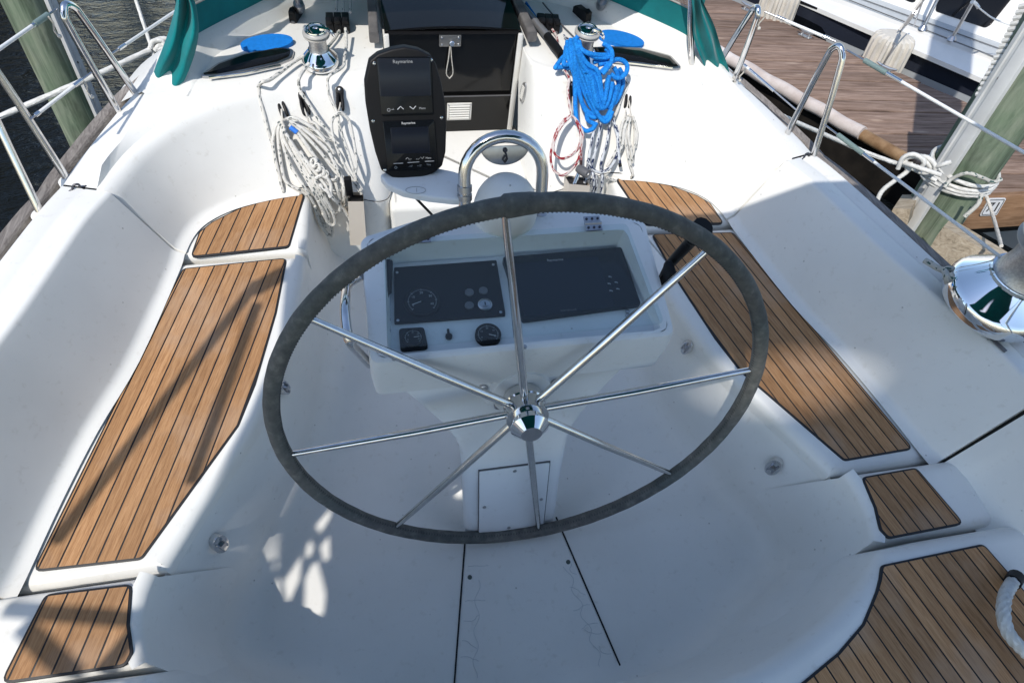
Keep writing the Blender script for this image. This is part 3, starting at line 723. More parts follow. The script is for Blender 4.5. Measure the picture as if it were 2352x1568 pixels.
# door in the stem
dn = None; a_, b_ = V((0, -.130, -.035)), V((0, -.0165, .26)); upv = (b_ - a_).normalized(); nv = V((1, 0, 0)).cross(upv).normalized(); nv = nv if nv.y < 0 else -nv
DM = Matrix((V((1, 0, 0)), upv, nv)).transposed().to_4x4(); DM.translation = a_ + nv * .012
mb = MB(); Ld = (b_ - a_).length; mb.slab([(-.1145, .0015), (.1145, .0015), (.1145, Ld - .0015), (-.1145, Ld - .0015)], -.03, .0012, M=DM, mat=1); mb.slab(rounded([(-.112, .004), (.112, .004), (.112, Ld - .004), (-.112, Ld - .004)], .006, 3), -.01, .004, .002, 2, M=DM, mat=0)
door = build('door', mb, [GELK, GREYP], bin_)
for q in ((0, Ld - .02), (-.095, Ld * .45), (.095, Ld * .45), (-.01, .018)):
    mb = MB(); mb.lathe([(.006, .003), (.006, .0055), (.003, .0065)], DM @ V((q[0], q[1], 0)), nv, 10); build('screw', mb, STEELD, door)
# steering bearing behind the hub
mb = MB(); mb.lathe([(.125, -.145), (.123, -.115), (.118, -.105), (.095, -.100), (.085, -.098), (.083, -.06), (.06, -.055), (.03, -.05)], HUB, WN, 48); brg = build('bearing', mb, GELK, bin_)
for a in (.15, 1.75, -1.45, -2.4):
    mb = MB(); p = HUB + WX * .103 * sin(a) + WY * .103 * cos(a); mb.lathe([(.012, -.104), (.012, -.094), (.009, -.092), (.006, -.092), (.005, -.097)], p, WN, 14); build('bolt', mb, STEELD, brg)
# glazed lid with hinges
LM = lambda x, y, d=0: V((x, y, .791 + (y - .095) * .165 + d))
mb = MB(); G = rounded([(-.349, .110), (.369, .110), (.336, .417), (-.340, .412)], .018, 4)
mb.slab(G, .0025, .0085, M=IW, zf=lambda x, y: .788 + (y - .095) * .163); lid = build('glazed_lid', mb, CLEAR, bin_)
for px, py in ((1360, 519), (968, 546)):
    p = onp(px, py, LM(0, .1), (0, -.163, .9866)); mb = MB(); M_ = axes((0, -.163, .9866), (0, 1, 0), p + V((0, 0, .010)))
    mb.box(M_ @ V((0, .012, 0)), (.046, .022, .004), M_.to_3x3()); mb.box(M_ @ V((0, -.012, 0)), (.046, .022, .004), M_.to_3x3()); mb.tube([M_ @ V((-.024, 0, .002)), M_ @ V((.024, 0, .002))], .0045, 8)
    for a in (-.016, 0, .016):
        for b in (-.014, .014): mb.lathe([(.0042, .001), (.0035, .0045)], M_ @ V((a, b, 0)), M_.to_3x3() @ V((0, 0, 1)), 8, 1)
    build('hinge', mb, [STEELD, simple('dark_screw', (.05, .05, .06), .4, .5)], lid)
# instruments on the floor of the recess
ZI = .772
def quad(pts, z): return [onz(x, y, z) for x, y in pts]
def plate(name, pts, z, h, mats, r=.004, parent=bin_):
    P = rounded(quad(pts, z), r, 3); mb = MB(); mb.slab(P, z - .02, z + h, .0015, 2); return build(name, mb, mats, parent)
def IMt(px, py, z, up=None):
    p = onz(px, py, z); return axes((0, 0, 1), (0, 1, 0), p)
ep = plate('engine_panel', ((905, 617), (1140, 600), (1161, 725), (906, 744)), ZI, .006, BLACKP)
def dial(px, py, r, z, name, parent, body=None, marks=9, needle=-1.9):
    M_ = IMt(px, py, z); c = M_.translation; mb = MB()
    mb.lathe([(r * 1.12, -.008), (r * 1.12, .004), (r * 1.05, .006), (r * .98, .004), (r * .97, .003)], c, (0, 0, 1), 36, 0)
    for k in range(61):
        a = -2.3 + 4.6 * k / 60; big = k % 10 == 0; mb.box(M_ @ V((r * .84 * sin(a), r * .84 * cos(a), .0035)), (.0012 if big else .0007, r * (.14 if big else .07), .0006), Matrix.Rotation(-a, 3, 'Z'), 1)
    for k, tx in enumerate(('0', '10', '20', '30', '40')):
        a = -2.0 + 4.0 * k / 4; mm = M_.copy(); mm.translation = M_ @ V((r * .62 * sin(a), r * .62 * cos(a), .0036)); mb.text(tx, r * .22, mm, 1)
    mb.box(M_ @ V((r * .3 * sin(needle), r * .3 * cos(needle), .004)), (.0014, r * .75, .0006), Matrix.Rotation(-needle, 3, 'Z'), 2)
    mb.lathe([(r * .08, .0035), (r * .07, .006)], c, (0, 0, 1), 12, 0)
    return build(name, mb, [BLACKP, GREY, LGREY], parent)
dial(970, 693, .043, ZI + .007, 'tachometer', ep)
mb = MB(); c = onz(1114, 700, ZI + .007); mb.lathe([(.019, -.002), (.019, .003), (.015, .005), (.014, .003), (.008, .003), (.008, .006), (.001, .006)], c, (0, 0, 1), 24); mb.box(c + V((0, 0, .0065)), (.003, .010, .001), None, 1); build('ignition_switch', mb, [STEELD, BLACKP], ep)
for px, py in ((1078, 672), (1078, 702), (1110, 668)):
    mb = MB(); c = onz(px, py, ZI + .007); mb.lathe([(.012, -.001), (.012, .003), (.009, .004), (.001, .004)], c, (0, 0, 1), 20); build('push_button', mb, GREYP, ep)
for px, py in ((912, 626), (1133, 608), (1150, 717), (914, 736)):
    mb = MB(); c = onz(px, py, ZI + .006); mb.lathe([(.004, -.001), (.004, .0015), (.002, .002)], c, (0, 0, 1), 8); build('screw', mb, STEELD, ep)
cp = plate('chart_plotter', ((1153, 596), (1425, 573), (1470, 704), (1199, 741)), ZI, .012, BLACKG, .008)
mb = MB(); P = quad(((1166, 607), (1372, 588), (1412, 705), (1206, 727)), ZI + .0125); mb.slab(P, ZI + .010, ZI + .0127); build('screen', mb, SCREEN2, cp)
MT = axes((0, 0, 1), (0, 1, 0))
def mark(txt, px, py, z, size, mats, parent, name='lettering'):
    mb = MB(); mm = MT.copy(); mm.translation = onz(px, py, z); mb.text(txt, size, mm); return build(name, mb, mats, parent)
mark('Raymarine', 1275, 597, ZI + .0130, .011, GREY, cp); mark('hybridtouch', 1306, 712, ZI + .0130, .009, GREYP, cp)
for px, py in ((1400, 635), (1398, 651), (1414, 648), (1402, 667), (1418, 663)):
    mb = MB(); c = onz(px, py, ZI + .0130); mb.box(c, (.006, .0035, .0008)); mb.box(c + V((.0045, -.002, 0)), (.002, .004, .0008)); build('key_symbol', mb, GREY, cp)
# square gauge, round gauge, switch, warning label
g1 = plate('square_gauge', ((916, 757), (974, 754), (984, 803), (920, 809)), ZI - .002, .007, BLACKP, .010)
dial(949, 776, .0235, ZI + .006, 'gauge_face', g1, needle=1.5)
dial(1121, 769, .030, ZI + .004, 'round_gauge', bin_, needle=1.9)
mb = MB(); c = onz(1031, 774, ZI - .002); mb.lathe([(.009, 0), (.009, .006), (.006, .008)], c, (0, 0, 1), 16); mb.box(c + V((0, .011, .006)), (.006, .018, .005)); build('toggle_switch', mb, BLACKP, bin_)
mb = MB(); q = [ony(x, y, .425) for x, y in ((986, 575), (1073, 571), (1073, 596), (984, 600))]
yl = [.428] * 4; A_ = V((-.150, .417, .812)); 
WB = axes((0, -1, .35), (0, 0, 1), onp(1030, 586, (0, .424, .80), (0, -1, .0)))
mb.box(WB @ V((0, .0045, .001)), (.082, .0125, .0008), WB.to_3x3(), 0); mb.box(WB @ V((0, -.007, .001)), (.082, .0105, .0008), WB.to_3x3(), 1)
mm = WB.copy(); mm.translation = WB @ V((.004, .0045, .0018)); mb.text('WARNING', .0115, mm, 2, .0002)
mm = WB.copy(); mm.translation = WB @ V((-.031, .0045, .0018)); mb.add([mm @ V(p) for p in ((-.005, -.004, 0), (.005, -.004, 0), (0, .005, 0))], [(0, 1, 2)], 2)
for r_ in range(3): mb.box(WB @ V((.0, -.0035 - r_ * .0033, .0016)), (.074 - .012 * r_, .0010, .0004), WB.to_3x3(), 3)
build('warning_label', mb, [YEL, simple('label_grey', (.42, .45, .45), .6), simple('ink', (.02, .02, .02), .6), GREY], bin_)
for px, py in ((892, 735), (893, 760), (888, 668), (889, 690), (905, 824), (1205, 797), (1483, 771), (1441, 716), (1441, 725)):
    mb = MB(); c = onz(px, py, ZI - .002 if py < 790 else .794); mb.lathe([(.0062, 0), (.0062, .003), (.0035, .005)], c, (0, 0, 1), 10); build('screw', mb, STEELD, bin_)
# gas strut at the port side of the recess
mb = MB(); a, b = onz(893, 600, .80), onz(890, 672, .785); mb.tube([a, b], .011, 10); mb.tube([b, onz(886, 690, .782)], .006, 8); build('lid_strut', mb, BLACKP, bin_)
# flange frame under the lid
# --- arch
mb = MB(); ay = lambda z: .503 + (z - .81) * .40
base = [(-.108, .80), (-.108, .85), (-.108, .90)] + [(-.108 * cos(t), .925 + .098 * sin(t)) for t in [pi * k / 16 for k in range(17)]] + [(.108, .90), (.108, .85), (.108, .80)]
mb.tube([V((x, ay(z), z)) for x, z in base], .0172, 18); arch = build('grab_arch', mb, STEEL, bin_)
for s in (-1, 1):
    mb = MB(); mb.lathe([(.026, 0), (.026, .008), (.022, .014), (.018, .016)], (s * .108, ay(.806), .806), (0, .37, .93), 24); build('foot_flange', mb, STEELD, arch)
mb = MB()
for z in (.872, .895): mb.lathe([(.0205, -.008), (.0205, .008)], (-.108, ay(z), z), (0, .37, .93), 20)
build('clamp', mb, STEELD, arch)
mb = MB(); PM = axes((0, -.93, .37), (0, .37, .93), (0, ay(.985) - .004, .985)); P = [V((.066, .018))] + [V((.066 * cos(t), .018 - .052 * sin(t))) for t in [pi * k / 18 for k in range(1, 19)]]
mb.slab(P, -.002, .002, .0008, 2, M=PM); pl = build('arch_plate', mb, STEELD, arch)
mb = MB(); mb.tube([PM @ V(p) for p in ((-.004, .008, .004), (.003, -.002, .006), (.006, -.016, .006), (0, -.026, .006), (-.006, -.018, .006), (0, -.006, .006))], .0024, 8); mb.ball(PM @ V((0, .008, .004)), .007, 10); build('hook', mb, simple('dark_screw', (.05, .05, .06), .4, .5), pl)
# --- compass dome
mb = MB(); cc = V((.0, .492, .836)); axc = V((0, -.16, .987)); Rr = .089
mb.lathe([(Rr, -.012), (Rr, .02), (Rr * .985, .035), (Rr * .95, .055), (Rr * .88, .075), (Rr * .77, .094), (Rr * .62, .109), (Rr * .42, .120), (Rr * .2, .125), (.002, .127)], cc, axc, 48, cap1=False); build('compass_cover', mb, WHITEP, bin_)
mb = MB(); mb.lathe([(Rr * 1.02, -.016), (Rr * 1.02, -.006), (Rr * .99, -.004)], cc, axc, 48); build('compass_ring', mb, GREYP, bin_)
# --- side grab handle, port
mb = MB(); hp = [(830, 632), (800, 655), (793, 700), (795, 745), (803, 782), (822, 806), (850, 836)]
hz = [.83, .825, .81, .795, .775, .75, .70]; mb.tube(spline([onx(px, py, x) for (px, py), x in zip(hp, (-.40, -.436, -.442, -.442, -.437, -.425, -.402))], 6), .0125, 14); build('side_handle', mb, STEEL, bin_)
# --- throttle lever, starboard
mb = MB(); t0, t1, t2 = onx(1528, 640, .41), onx(1535, 610, .44), onx(1582, 560, .455)
mb.box((.412, t0.y, t0.z + .01), (.02, .05, .085), None, 0, .006); mb.tube([t0, t1, t2], [.014, .014, .016], 12); mb.tube(spline([t2, onx(1592, 548, .455), onx(1600, 535, .455), onx(1615, 522, .458)], 4), [.016] * 4 + [.022] * 4 + [.028] * 5, 12); build('throttle_lever', mb, BLACKP, bin_)
# ============================================================ instrument pod on the port side of the arch
pod = thing('instrument_pod', 'black instrument pod with two dark displays on a white arm', 'instrument pod', (-.2, .62, .84))
pb, pt_ = onp(930, 405, (0, .61, 0), (0, 1, 0)), None
pn = V((.02, -.90, .43)).normalized(); PP = pb + V((0, 0, 0))
def op(px, py, d=0): return onp(px, py, PP + pn * d, pn)
PO = [op(*q) for q in ((848, 140), (868, 124), (900, 113), (930, 108), (962, 114), (990, 128), (1002, 148), (1014, 190), (1023, 235), (1026, 290), (1024, 350), (1016, 382), (998, 398), (965, 410), (930, 414), (900, 408), (876, 392), (862, 350), (850, 300), (840, 240), (837, 190))]
QM = axes(pn, (0, 0, 1), PP); QI = QM.inverted()
def flat(pts): return [(QI @ p).to_2d() for p in pts]
mb = MB(); OUT = rounded(flat(PO), .012, 3); mb.slab(OUT, -.045, 0, .006, 3, M=QM); case = build('pod_case', mb, BLACKP, pod)
def pplate(name, pts, d0, d1, mats, parent, r=.004):
    mb = MB(); mb.slab(rounded(flat([op(*q) for q in pts]), r, 3), d0, d1, .001, 2, M=QM); return build(name, mb, mats, parent)
d1_ = pplate('display', ((863, 131), (989, 130), (994, 260), (876, 264)), -.005, .006, BLACKG, case)
pplate('screen', ((866, 134), (986, 133), (990, 219), (873, 221)), .004, .0068, SCREEN, d1_)
d2_ = pplate('display', ((878, 278), (997, 275), (1005, 389), (890, 392)), -.005, .006, BLACKG, case)
pplate('screen', ((896, 292), (984, 290), (988, 350), (900, 352)), .004, .0066, SCREEN2, d2_)
def pmark(txt, px, py, size, mats, parent):
    mb = MB(); mm = QM.copy(); mm.translation = op(px, py, .0072); mb.text(txt, size, mm); return build('lettering', mb, mats, parent)
pmark('Raymarine', 925, 142, .0118, GREY, d1_); pmark('Raymarine', 938, 283, .0085, LGREY, d2_)
def pline(pts, parent, wd=.0011, mats=LGREY):
    mb = MB(); mb.tube([op(*q, .0072) for q in pts], wd, 5); build('key_symbol', mb, mats, parent)
pline(((913, 252), (920, 245), (927, 251)), d1_); pline(((941, 245), (949, 251), (955, 244)), d1_)
pline([(893 + 3.4 * cos(t), 253 + 3.4 * sin(t)) for t in [2 * pi * k / 10 for k in range(11)]], d1_, .0008, GREY); pline(((899, 252), (905, 252), (903, 249)), d1_, .0007, GREY)
pmark('Menu', 970, 249, .0075, GREY, d1_)
for a, b in (((904, 376), (926, 375)), ((936, 374), (963, 372)), ((976, 371), (997, 370))): pline((a, b), d2_, .0008)
pline(((932, 366), (936, 362), (940, 366)), d2_, .0007, GREY); pline(((966, 361), (970, 365), (974, 360)), d2_, .0007, GREY)
for tx, px, py in (('-1\u00b0', 942, 367), ('+1\u00b0', 960, 366), ('-10\u00b0', 944, 382), ('+10\u00b0', 964, 381), ('Menu', 984, 363), ('Stby', 985, 378), ('-', 913, 384)): pmark(tx, px, py, .0068, GREY, d2_)
pline([(909 + 2.6 * cos(t), 385 + 2.6 * sin(t)) for t in [2 * pi * k / 10 for k in range(11)]], d2_, .0007, GREY)
for q in ((860, 146), (990, 138), (857, 278), (1014, 270), (884, 390), (1000, 382)):
    mb = MB(); mb.lathe([(.0042, -.001), (.0042, .002), (.0022, .003)], op(*q), pn, 10); build('screw', mb, STEEL, case)
mb = MB(); AR = [(870, 400), (890, 424), (925, 440), (985, 452), (1040, 458), (1066, 458), (1066, 400), (1040, 392), (1000, 384), (930, 380)]
zA = .875; mb.slab(rounded([onz(x, y, zA) for x, y in AR], .012, 3), zA - .02, zA, .006, 3); arm = build('arm', mb, GELK, pod)
mb = MB(); mb.tube([onz(*q, zA + .001) for q in [(955 + 23 * cos(t), 437 + 8 * sin(t)) for t in [2 * pi * k / 24 for k in range(24)]]], .0007, 5, True); mb.tube([onz(957, 432, zA + .001), onz(957, 441, zA + .001)], .0007, 5); build('pencil_mark', mb, GREY, arm)
mb = MB(); mb.tube(spline([onz(935, 432, zA - .03), onz(960, 460, .80), onz(995, 497, .72), onz(1010, 520, .6)], 6), .004, 8); build('cable', mb, BLACKP, pod)
# ============================================================ winches, hooks, ropes (boat frame)
def winch(name, label, c, sc, turn, grp=None, vz=None):
    vz = vz or sc; c = V(c); w_ = thing(name, label, 'winch', c, grp)
    L = lambda prof: [(r * sc, h * vz) for r, h in prof]
    mb = MB(); mb.lathe(L([(.078, 0), (.080, .004), (.080, .022), (.076, .030), (.072, .034), (.047, .066), (.045, .07)]), c, (0, 0, 1), 40); build('base', mb, CHROME, w_)
    mb = MB(); mb.lathe(L([(.044, .066), (.040, .072), (.037, .095), (.039, .118), (.041, .126)]), c, (0, 0, 1), 40); build('drum', mb, DRUM, w_)
    mb = MB(); mb.lathe(L([(.042, .126), (.054, .131), (.056, .135), (.050, .137), (.046, .139), (.050, .143), (.057, .146), (.056, .150), (.044, .154)]), c, (0, 0, 1), 40); build('jaw', mb, simple('jaw_alloy', (.56, .54, .50), .5, .5), w_)
    mb = MB(); mb.lathe(L([(.046, .152), (.047, .158), (.036, .163), (.020, .165), (.012, .1652), (.011, .160), (.001, .160)]), c, (0, 0, 1), 32)
    a = turn; d = V((cos(a), sin(a), 0)); n = V((-d.y, d.x, 0))
    mb.tube([c + d * (.02 * sc) + V((0, 0, .162 * vz)), c + d * (.05 * sc) + V((0, 0, .162 * vz)), c + d * (.066 * sc) + n * .006 * sc + V((0, 0, .148 * vz)), c + d * (.072 * sc) + n * .016 * sc + V((0, 0, .128 * vz))], [.012 * sc, .011 * sc, .009 * sc, .006 * sc], 8)
    mb.tube([c + V((cos(t), sin(t), 0)) * .040 * sc + V((0, 0, .160 * vz)) for t in [2 * pi * k / 24 for k in range(24)]], .005 * sc, 8, True)
    build('feeder_arm', mb, CHROME, w_); return w_
PW = onz(735, 160, .66); PW = V((-.475, 1.435, .652))
WP_ = onz(724, 68, .652 + .135)
PW = V((WP_.x, WP_.y + .01, .650)); winch('winch', 'chrome winch on the cabin top left of the black instrument pod', PW, .82, -.2, 'winches')
WS_ = onz(1353, 68, .652 + .14)
SW = V((WS_.x, WS_.y + .01, .650)); winch('winch', 'chrome winch hung with the big blue coil of rope', SW, .86, -.5, 'winches')
AW = V((1.475, .135, .705)); winch('winch', 'largest chrome winch on the starboard coaming wrapped with grey flecked line', AW, 1.9, -.9, 'winches')
# plane of the cabin bulkhead the ropes hang against
BN = V((0, -.722, .692)); BP = V((0, 1.378, .64))
def bh(q, off=.014):
    p = onp(*q, BP + BN * off, BN)
    if p.z < .375: p = ony(*q, 1.105 - off * .7)
    if p.z > .648 + off: p = onz(*q, .650 + off)
    return p
def rope(mb, pts, r, fn, off=.014, n=8, sp=6, mat=0, lay=0):
    """pts: (x, y[, standoff]) in the crop fn"""
    P = [bh(fn(q[0], q[1]), q[2] if len(q) > 2 else off) for q in pts]
    mb.tube(spline(P, sp), r, n, mat=mat, lay=lay)
# --- black line hooks
def hook(c2, ang, label, fn):
    p = bh(fn(*c2), .002); h = thing('line_hook', label, 'hook', p, 'black line hooks on the bulkhead'); M_ = axes(BN, (sin(ang), 0, cos(ang)), p)
    mb = MB(); P = [V((.0145 * cos(t), .024 + .0145 * sin(t))) for t in [pi * k / 10 for k in range(11)]] + [V((-.0115 + .0145 * (1 - k / 1) * 0, -.034)) for k in (0,)] + [V((.0115, -.034))]
    mb.slab(P, 0, .009, .003, 3, M=M_); build('back_plate', mb, BLACKP, h)
    for s in (-1, 1):
        mb = MB(); mb.tube([M_ @ V(q) for q in ((s * .006, .012, .008), (s * .008, -.004, .017), (s * .009, -.022, .021), (s * .009, -.040, .020), (s * .0085, -.047, .014))], [.0055, .006, .0062, .006, .004], 8); build('horn', mb, BLACKP, h)
    mb = MB(); mb.lathe([(.005, .008), (.0045, .0105), (.002, .011)], M_ @ V((0, .026, 0)), BN, 10); build('screw', mb, STEELD, h)
    return h
hook((742, 690), R(-10), 'black line hook above the biggest white coil', A2)
hook((888, 675), R(-8), 'black line hook between the flecked lines, middle of three on the port side', A2)
hook((1130, 645), R(2), 'black line hook nearest the black instrument pod', A2)
hook((193, 610), R(2), 'black line hook half hidden behind the red flecked line', A4)
hook((563, 635), R(6), 'black line hook holding the white coil beside the blue rope', A4)
# --- big white coil, port
PC = cropD(760, 260, 3.563)
def ropething(name, label, cat, mb, mats, grp='ropes hanging on the cabin bulkhead', parts=()):
    o = build(name, mb, mats); tag(o, label, cat, grp)
    for nm, pm, mt in parts: build(nm, pm, mt, o)
    return o
mb = MB(); r0 = .0066
L = [[(278, 330, .03), (205, 395, .03), (165, 540, .03), (180, 700, .03), (235, 930, .025), (272, 1095, .02)],
 [(280, 345, .03), (225, 430, .035), (222, 560, .03), (245, 760, .03), (285, 950, .03), (340, 1020, .03), (430, 1065, .03), (520, 1120, .03)],
 [(285, 360, .04), (255, 470, .04), (280, 620, .04), (335, 780, .04), (420, 930, .04), (520, 1080, .04), (600, 1220, .04), (680, 1380, .04), (722, 1462, .04)],
 [(290, 410, .05), (275, 520, .05), (360, 690, .05), (480, 870, .05), (600, 1050, .05), (690, 1200, .05), (752, 1330, .05), (738, 1395, .05)],
 [(285, 440, .045), (300, 560, .045), (390, 735, .045), (500, 930, .045), (590, 1090, .045), (660, 1230, .045), (700, 1330, .045)],
 [(300, 480, .06), (400, 640, .06), (520, 820, .06), (640, 1030, .06), (740, 1190, .06), (800, 1300, .06), (835, 1308, .05)],
 [(310, 500, .05), (380, 650, .052), (490, 830, .052), (600, 1010, .052), (700, 1170, .052), (780, 1290, .05), (828, 1330, .045)],
 [(420, 470, .035), (500, 590, .04), (610, 740, .04), (720, 880, .04), (800, 990, .04), (850, 1100, .04), (868, 1220, .04), (885, 1300, .04)],
 [(335, 385, .05), (430, 480, .05), (560, 655, .05), (680, 825, .05), (790, 945, .05), (842, 1060, .05), (872, 1200, .05), (868, 1290, .045)],
 [(340, 370, .045), (470, 470, .045), (600, 600, .045), (720, 740, .045), (830, 855, .045), (890, 960, .045), (912, 1090, .045), (905, 1220, .04)],
 [(450, 450, .04), (560, 560, .04), (680, 690, .04), (790, 800, .04), (865, 890, .04), (900, 1000, .04), (890, 1130, .04), (893, 1260, .04)],
 [(300, 335, .045), (380, 312, .05), (500, 370, .05), (620, 450, .05), (720, 560, .05), (783, 645, .045), (800, 690, .04), (768, 722, .035)],
 [(345, 352, .05), (480, 430, .05), (620, 540, .05), (740, 660, .05), (800, 765, .05), (852, 880, .045), (885, 1000, .04)],
 [(600, 1240, .05), (650, 1400, .05), (720, 1515, .05), (785, 1555, .05), (785, 1460, .05), (730, 1340, .05)],
 [(690, 1320, .06), (755, 1420, .06), (800, 1440, .06), (818, 1400, .06), (790, 1300, .06)],
 [(640, 1180, .055), (700, 1300, .06), (730, 1400, .06), (735, 1460, .06)],
 [(450, 665, .06), (560, 830, .065), (700, 1000, .065), (790, 1150, .065), (900, 1255, .06), (965, 1370, .055), (1020, 1470, .05), (1085, 1565, .045)],
 [(940, 1110, .03), (972, 1210, .03), (962, 1285, .03), (935, 1240, .03)],
 [(660, 1010, .07), (690, 1060, .075), (740, 1090, .075), (770, 1150, .07)], [(610, 950, .07), (680, 925, .075), (740, 960, .075), (775, 1030, .07), (765, 1150, .065)],
 [(560, 790, .06), (590, 740, .065), (620, 770, .07), (600, 830, .07), (560, 800, .065)], [(590, 830, .07), (640, 800, .08), (660, 850, .08), (620, 880, .075)], [(640, 850, .075), (690, 840, .08), (700, 900, .08), (650, 930, .075)], [(770, 965, .06), (820, 965, .06), (838, 930, .055)], [(690, 870, .075), (740, 890, .08), (730, 940, .075)]]
for q in L: rope(mb, q, r0, PC)
tp = MB(); P = [bh(PC(*q), .052) for q in ((345, 412), (418, 468))]; tp.tube(P, r0 * 1.35, 10)
lp = MB(); lp.tube(spline([bh(PC(255, 225), .03), bh(PC(258, 280), .04), bh(PC(268, 340), .05), bh(PC(290, 400), .055)], 5), .0036, 8); lp.tube(spline([bh(PC(300, 330), .05), bh(PC(262, 355), .06), bh(PC(285, 410), .062)], 5), .0045, 8)
ropething('rope_coil', 'biggest coil of white flecked rope with a blue tape band, port bulkhead', 'rope', mb, RW, parts=(('tape_band', tp, simple('blue_tape', (.02, .17, .62), .5)), ('tie', lp, RP)))
# standing lines down the port bulkhead
def lead(pts, fn=A2):
    out = []
    for q in pts:
        x, y = fn(q[0], q[1]); out.append(onz(x, y, .652 + (q[2] if len(q) > 2 else .012)) if len(q) > 3 else bh((x, y), q[2] if len(q) > 2 else .012))
    return out
mb = MB(); mb.tube(spline(lead([(940, 350, .03, 1), (840, 400, .02, 1), (680, 520, .016, 1), (618, 543, .022, 1), (592, 570, .034), (592, 610, .036), (598, 650, .036), (625, 750, .035), (655, 870, .03), (680, 950, .02), (700, 1040, .016), (725, 1130, .014)]), 6), .0062, 8)
ropething('flecked_line', 'white flecked line bending over the cabin edge left of the hooks', 'rope', mb, RW)
mb = MB(); mb.tube(spline(lead([(925, 420, .04, 1), (885, 470, .03, 1), (858, 520, .026, 1), (856, 560, .036), (870, 610, .036), (925, 690, .03), (995, 800, .035), (1055, 875, .035), (1090, 905, .03), (1078, 928, .03), (1020, 900, .035), (975, 830, .035), (935, 812, .03), (925, 850, .03), (990, 880, .035), (1040, 930, .035), (1070, 985, .03), (1078, 1040, .03)]), 6), .0064, 8)
lp = MB(); lp.tube(spline(lead([(890, 715, .02), (908, 760, .03), (925, 820, .035)]), 5), .003, 6)
ropething('flecked_line', 'white flecked line slanting from the port winch to a small bunch', 'rope', mb, RW, parts=(('tie', lp, RP),))
mb = MB(); mb.tube(spline(lead([(1165, 190, .03, 1), (1172, 290, .02, 1), (1158, 385, .02, 1), (1150, 440, .014, 1), (1065, 498, .020, 1), (1046, 535, .034), (1048, 570, .036), (1058, 630, .034), (1088, 700, .03), (1112, 752, .035), (1130, 850, .035), (1180, 1000, .035), (1238, 1190, .03), (1272, 1285, .03)]), 6), .0056, 8)
mb.tube(spline(lead([(1112, 752, .04), (1082, 785, .04), (1073, 835, .04), (1092, 930, .035), (1150, 1080, .035), (1205, 1175, .03), (1262, 1262, .03)]), 6), .0056, 8)
mb.tube(spline(lead([(1118, 745, .04), (1160, 765, .045), (1195, 815, .04), (1222, 950, .035), (1240, 1080, .035), (1228, 1180, .03), (1270, 1262, .03)]), 6), .0056, 8)
mb.tube(spline(lead([(1095, 760, .045), (1130, 745, .05), (1162, 762, .045)]), 5), .006, 8)
lp = MB(); lp.tube(spline(lead([(1132, 680, .02), (1124, 720, .03), (1112, 750, .04)]), 5), .003, 6)
ropething('rope_coil', 'thin flecked coil with open loops beside the instrument pod', 'rope', mb, RW, parts=(('tie', lp, RP),))
# --- winch handle pockets
def pocket(label, pts, fn, d, hn, hpts):
    P = [bh(fn(*q), .004) for q in pts]; c = sum(P, V()) / len(P); pk = thing('handle_pocket', label, 'pocket', c, 'winch handle pockets')
    n = V((0, -.95, .3)).normalized(); mb = MB(); A = [p for p in P]; B = [p + n * d for p in P]
    k = len(P); mb.add(A + B, [tuple(range(k))] + [tuple(range(k, 2 * k))[::-1]] + [(i, (i + 1) % k, k + (i + 1) % k, k + i) for i in range(1, k)]); 
    I = [c + (p - c) * .86 for p in P]; mb.add([I[0], I[1], I[1] + n * d * .9, I[0] + n * d * .9], [(0, 1, 2, 3)], 1)
    build('pocket_shell', mb, [CREAM, BLACKP], pk); return pk
pocket('cream winch handle pocket on the port bulkhead below the thin coil', ((1180, 1270), (1282, 1270), (1302, 1555), (1195, 1560)), A2, .075, None, None)
pocket('cream winch handle pocket behind the red flecked coil', ((150, 1160), (285, 1172), (268, 1300), (140, 1300)), A4, .075, None, None)
def handle(label, a, b, fn, off, mats):
    h = thing('winch_crank', label, 'winch handle', bh(fn(*a), off)); p, q, r_ = bh(fn(*a), off), bh(fn(*b), off + .01), None
    mb = MB(); mb.tube([p, q], [.009, .008], 10); build('shaft', mb, CHROME, h); return h, q
h, q = handle('chrome winch handle with a black grip standing in the starboard pocket', (212, 1225), (252, 1125), A4, .06, 0)
g0, g1 = bh(A4(238, 1112), .075), bh(A4(305, 1152), .11); mb = MB(); mb.tube([g0, g0.lerp(g1, .3), g0.lerp(g1, .7), g1], [.015, .0185, .0185, .016], 14); build('grip', mb, GREYP, h); mb = MB(); mb.lathe([(.006, 0), (.005, .002)], g1, g1 - g0, 10); build('end_screw', mb, STEEL, h)
h, q = handle('dark winch handle standing in the port pocket', (1190, 1300), (1180, 1190), A2, .05, 0); mb = MB(); mb.box(bh(A2(1186, 1232), .062), (.026, .02, .085), None, 0, .004); build('grip', mb, BLACKP, h)
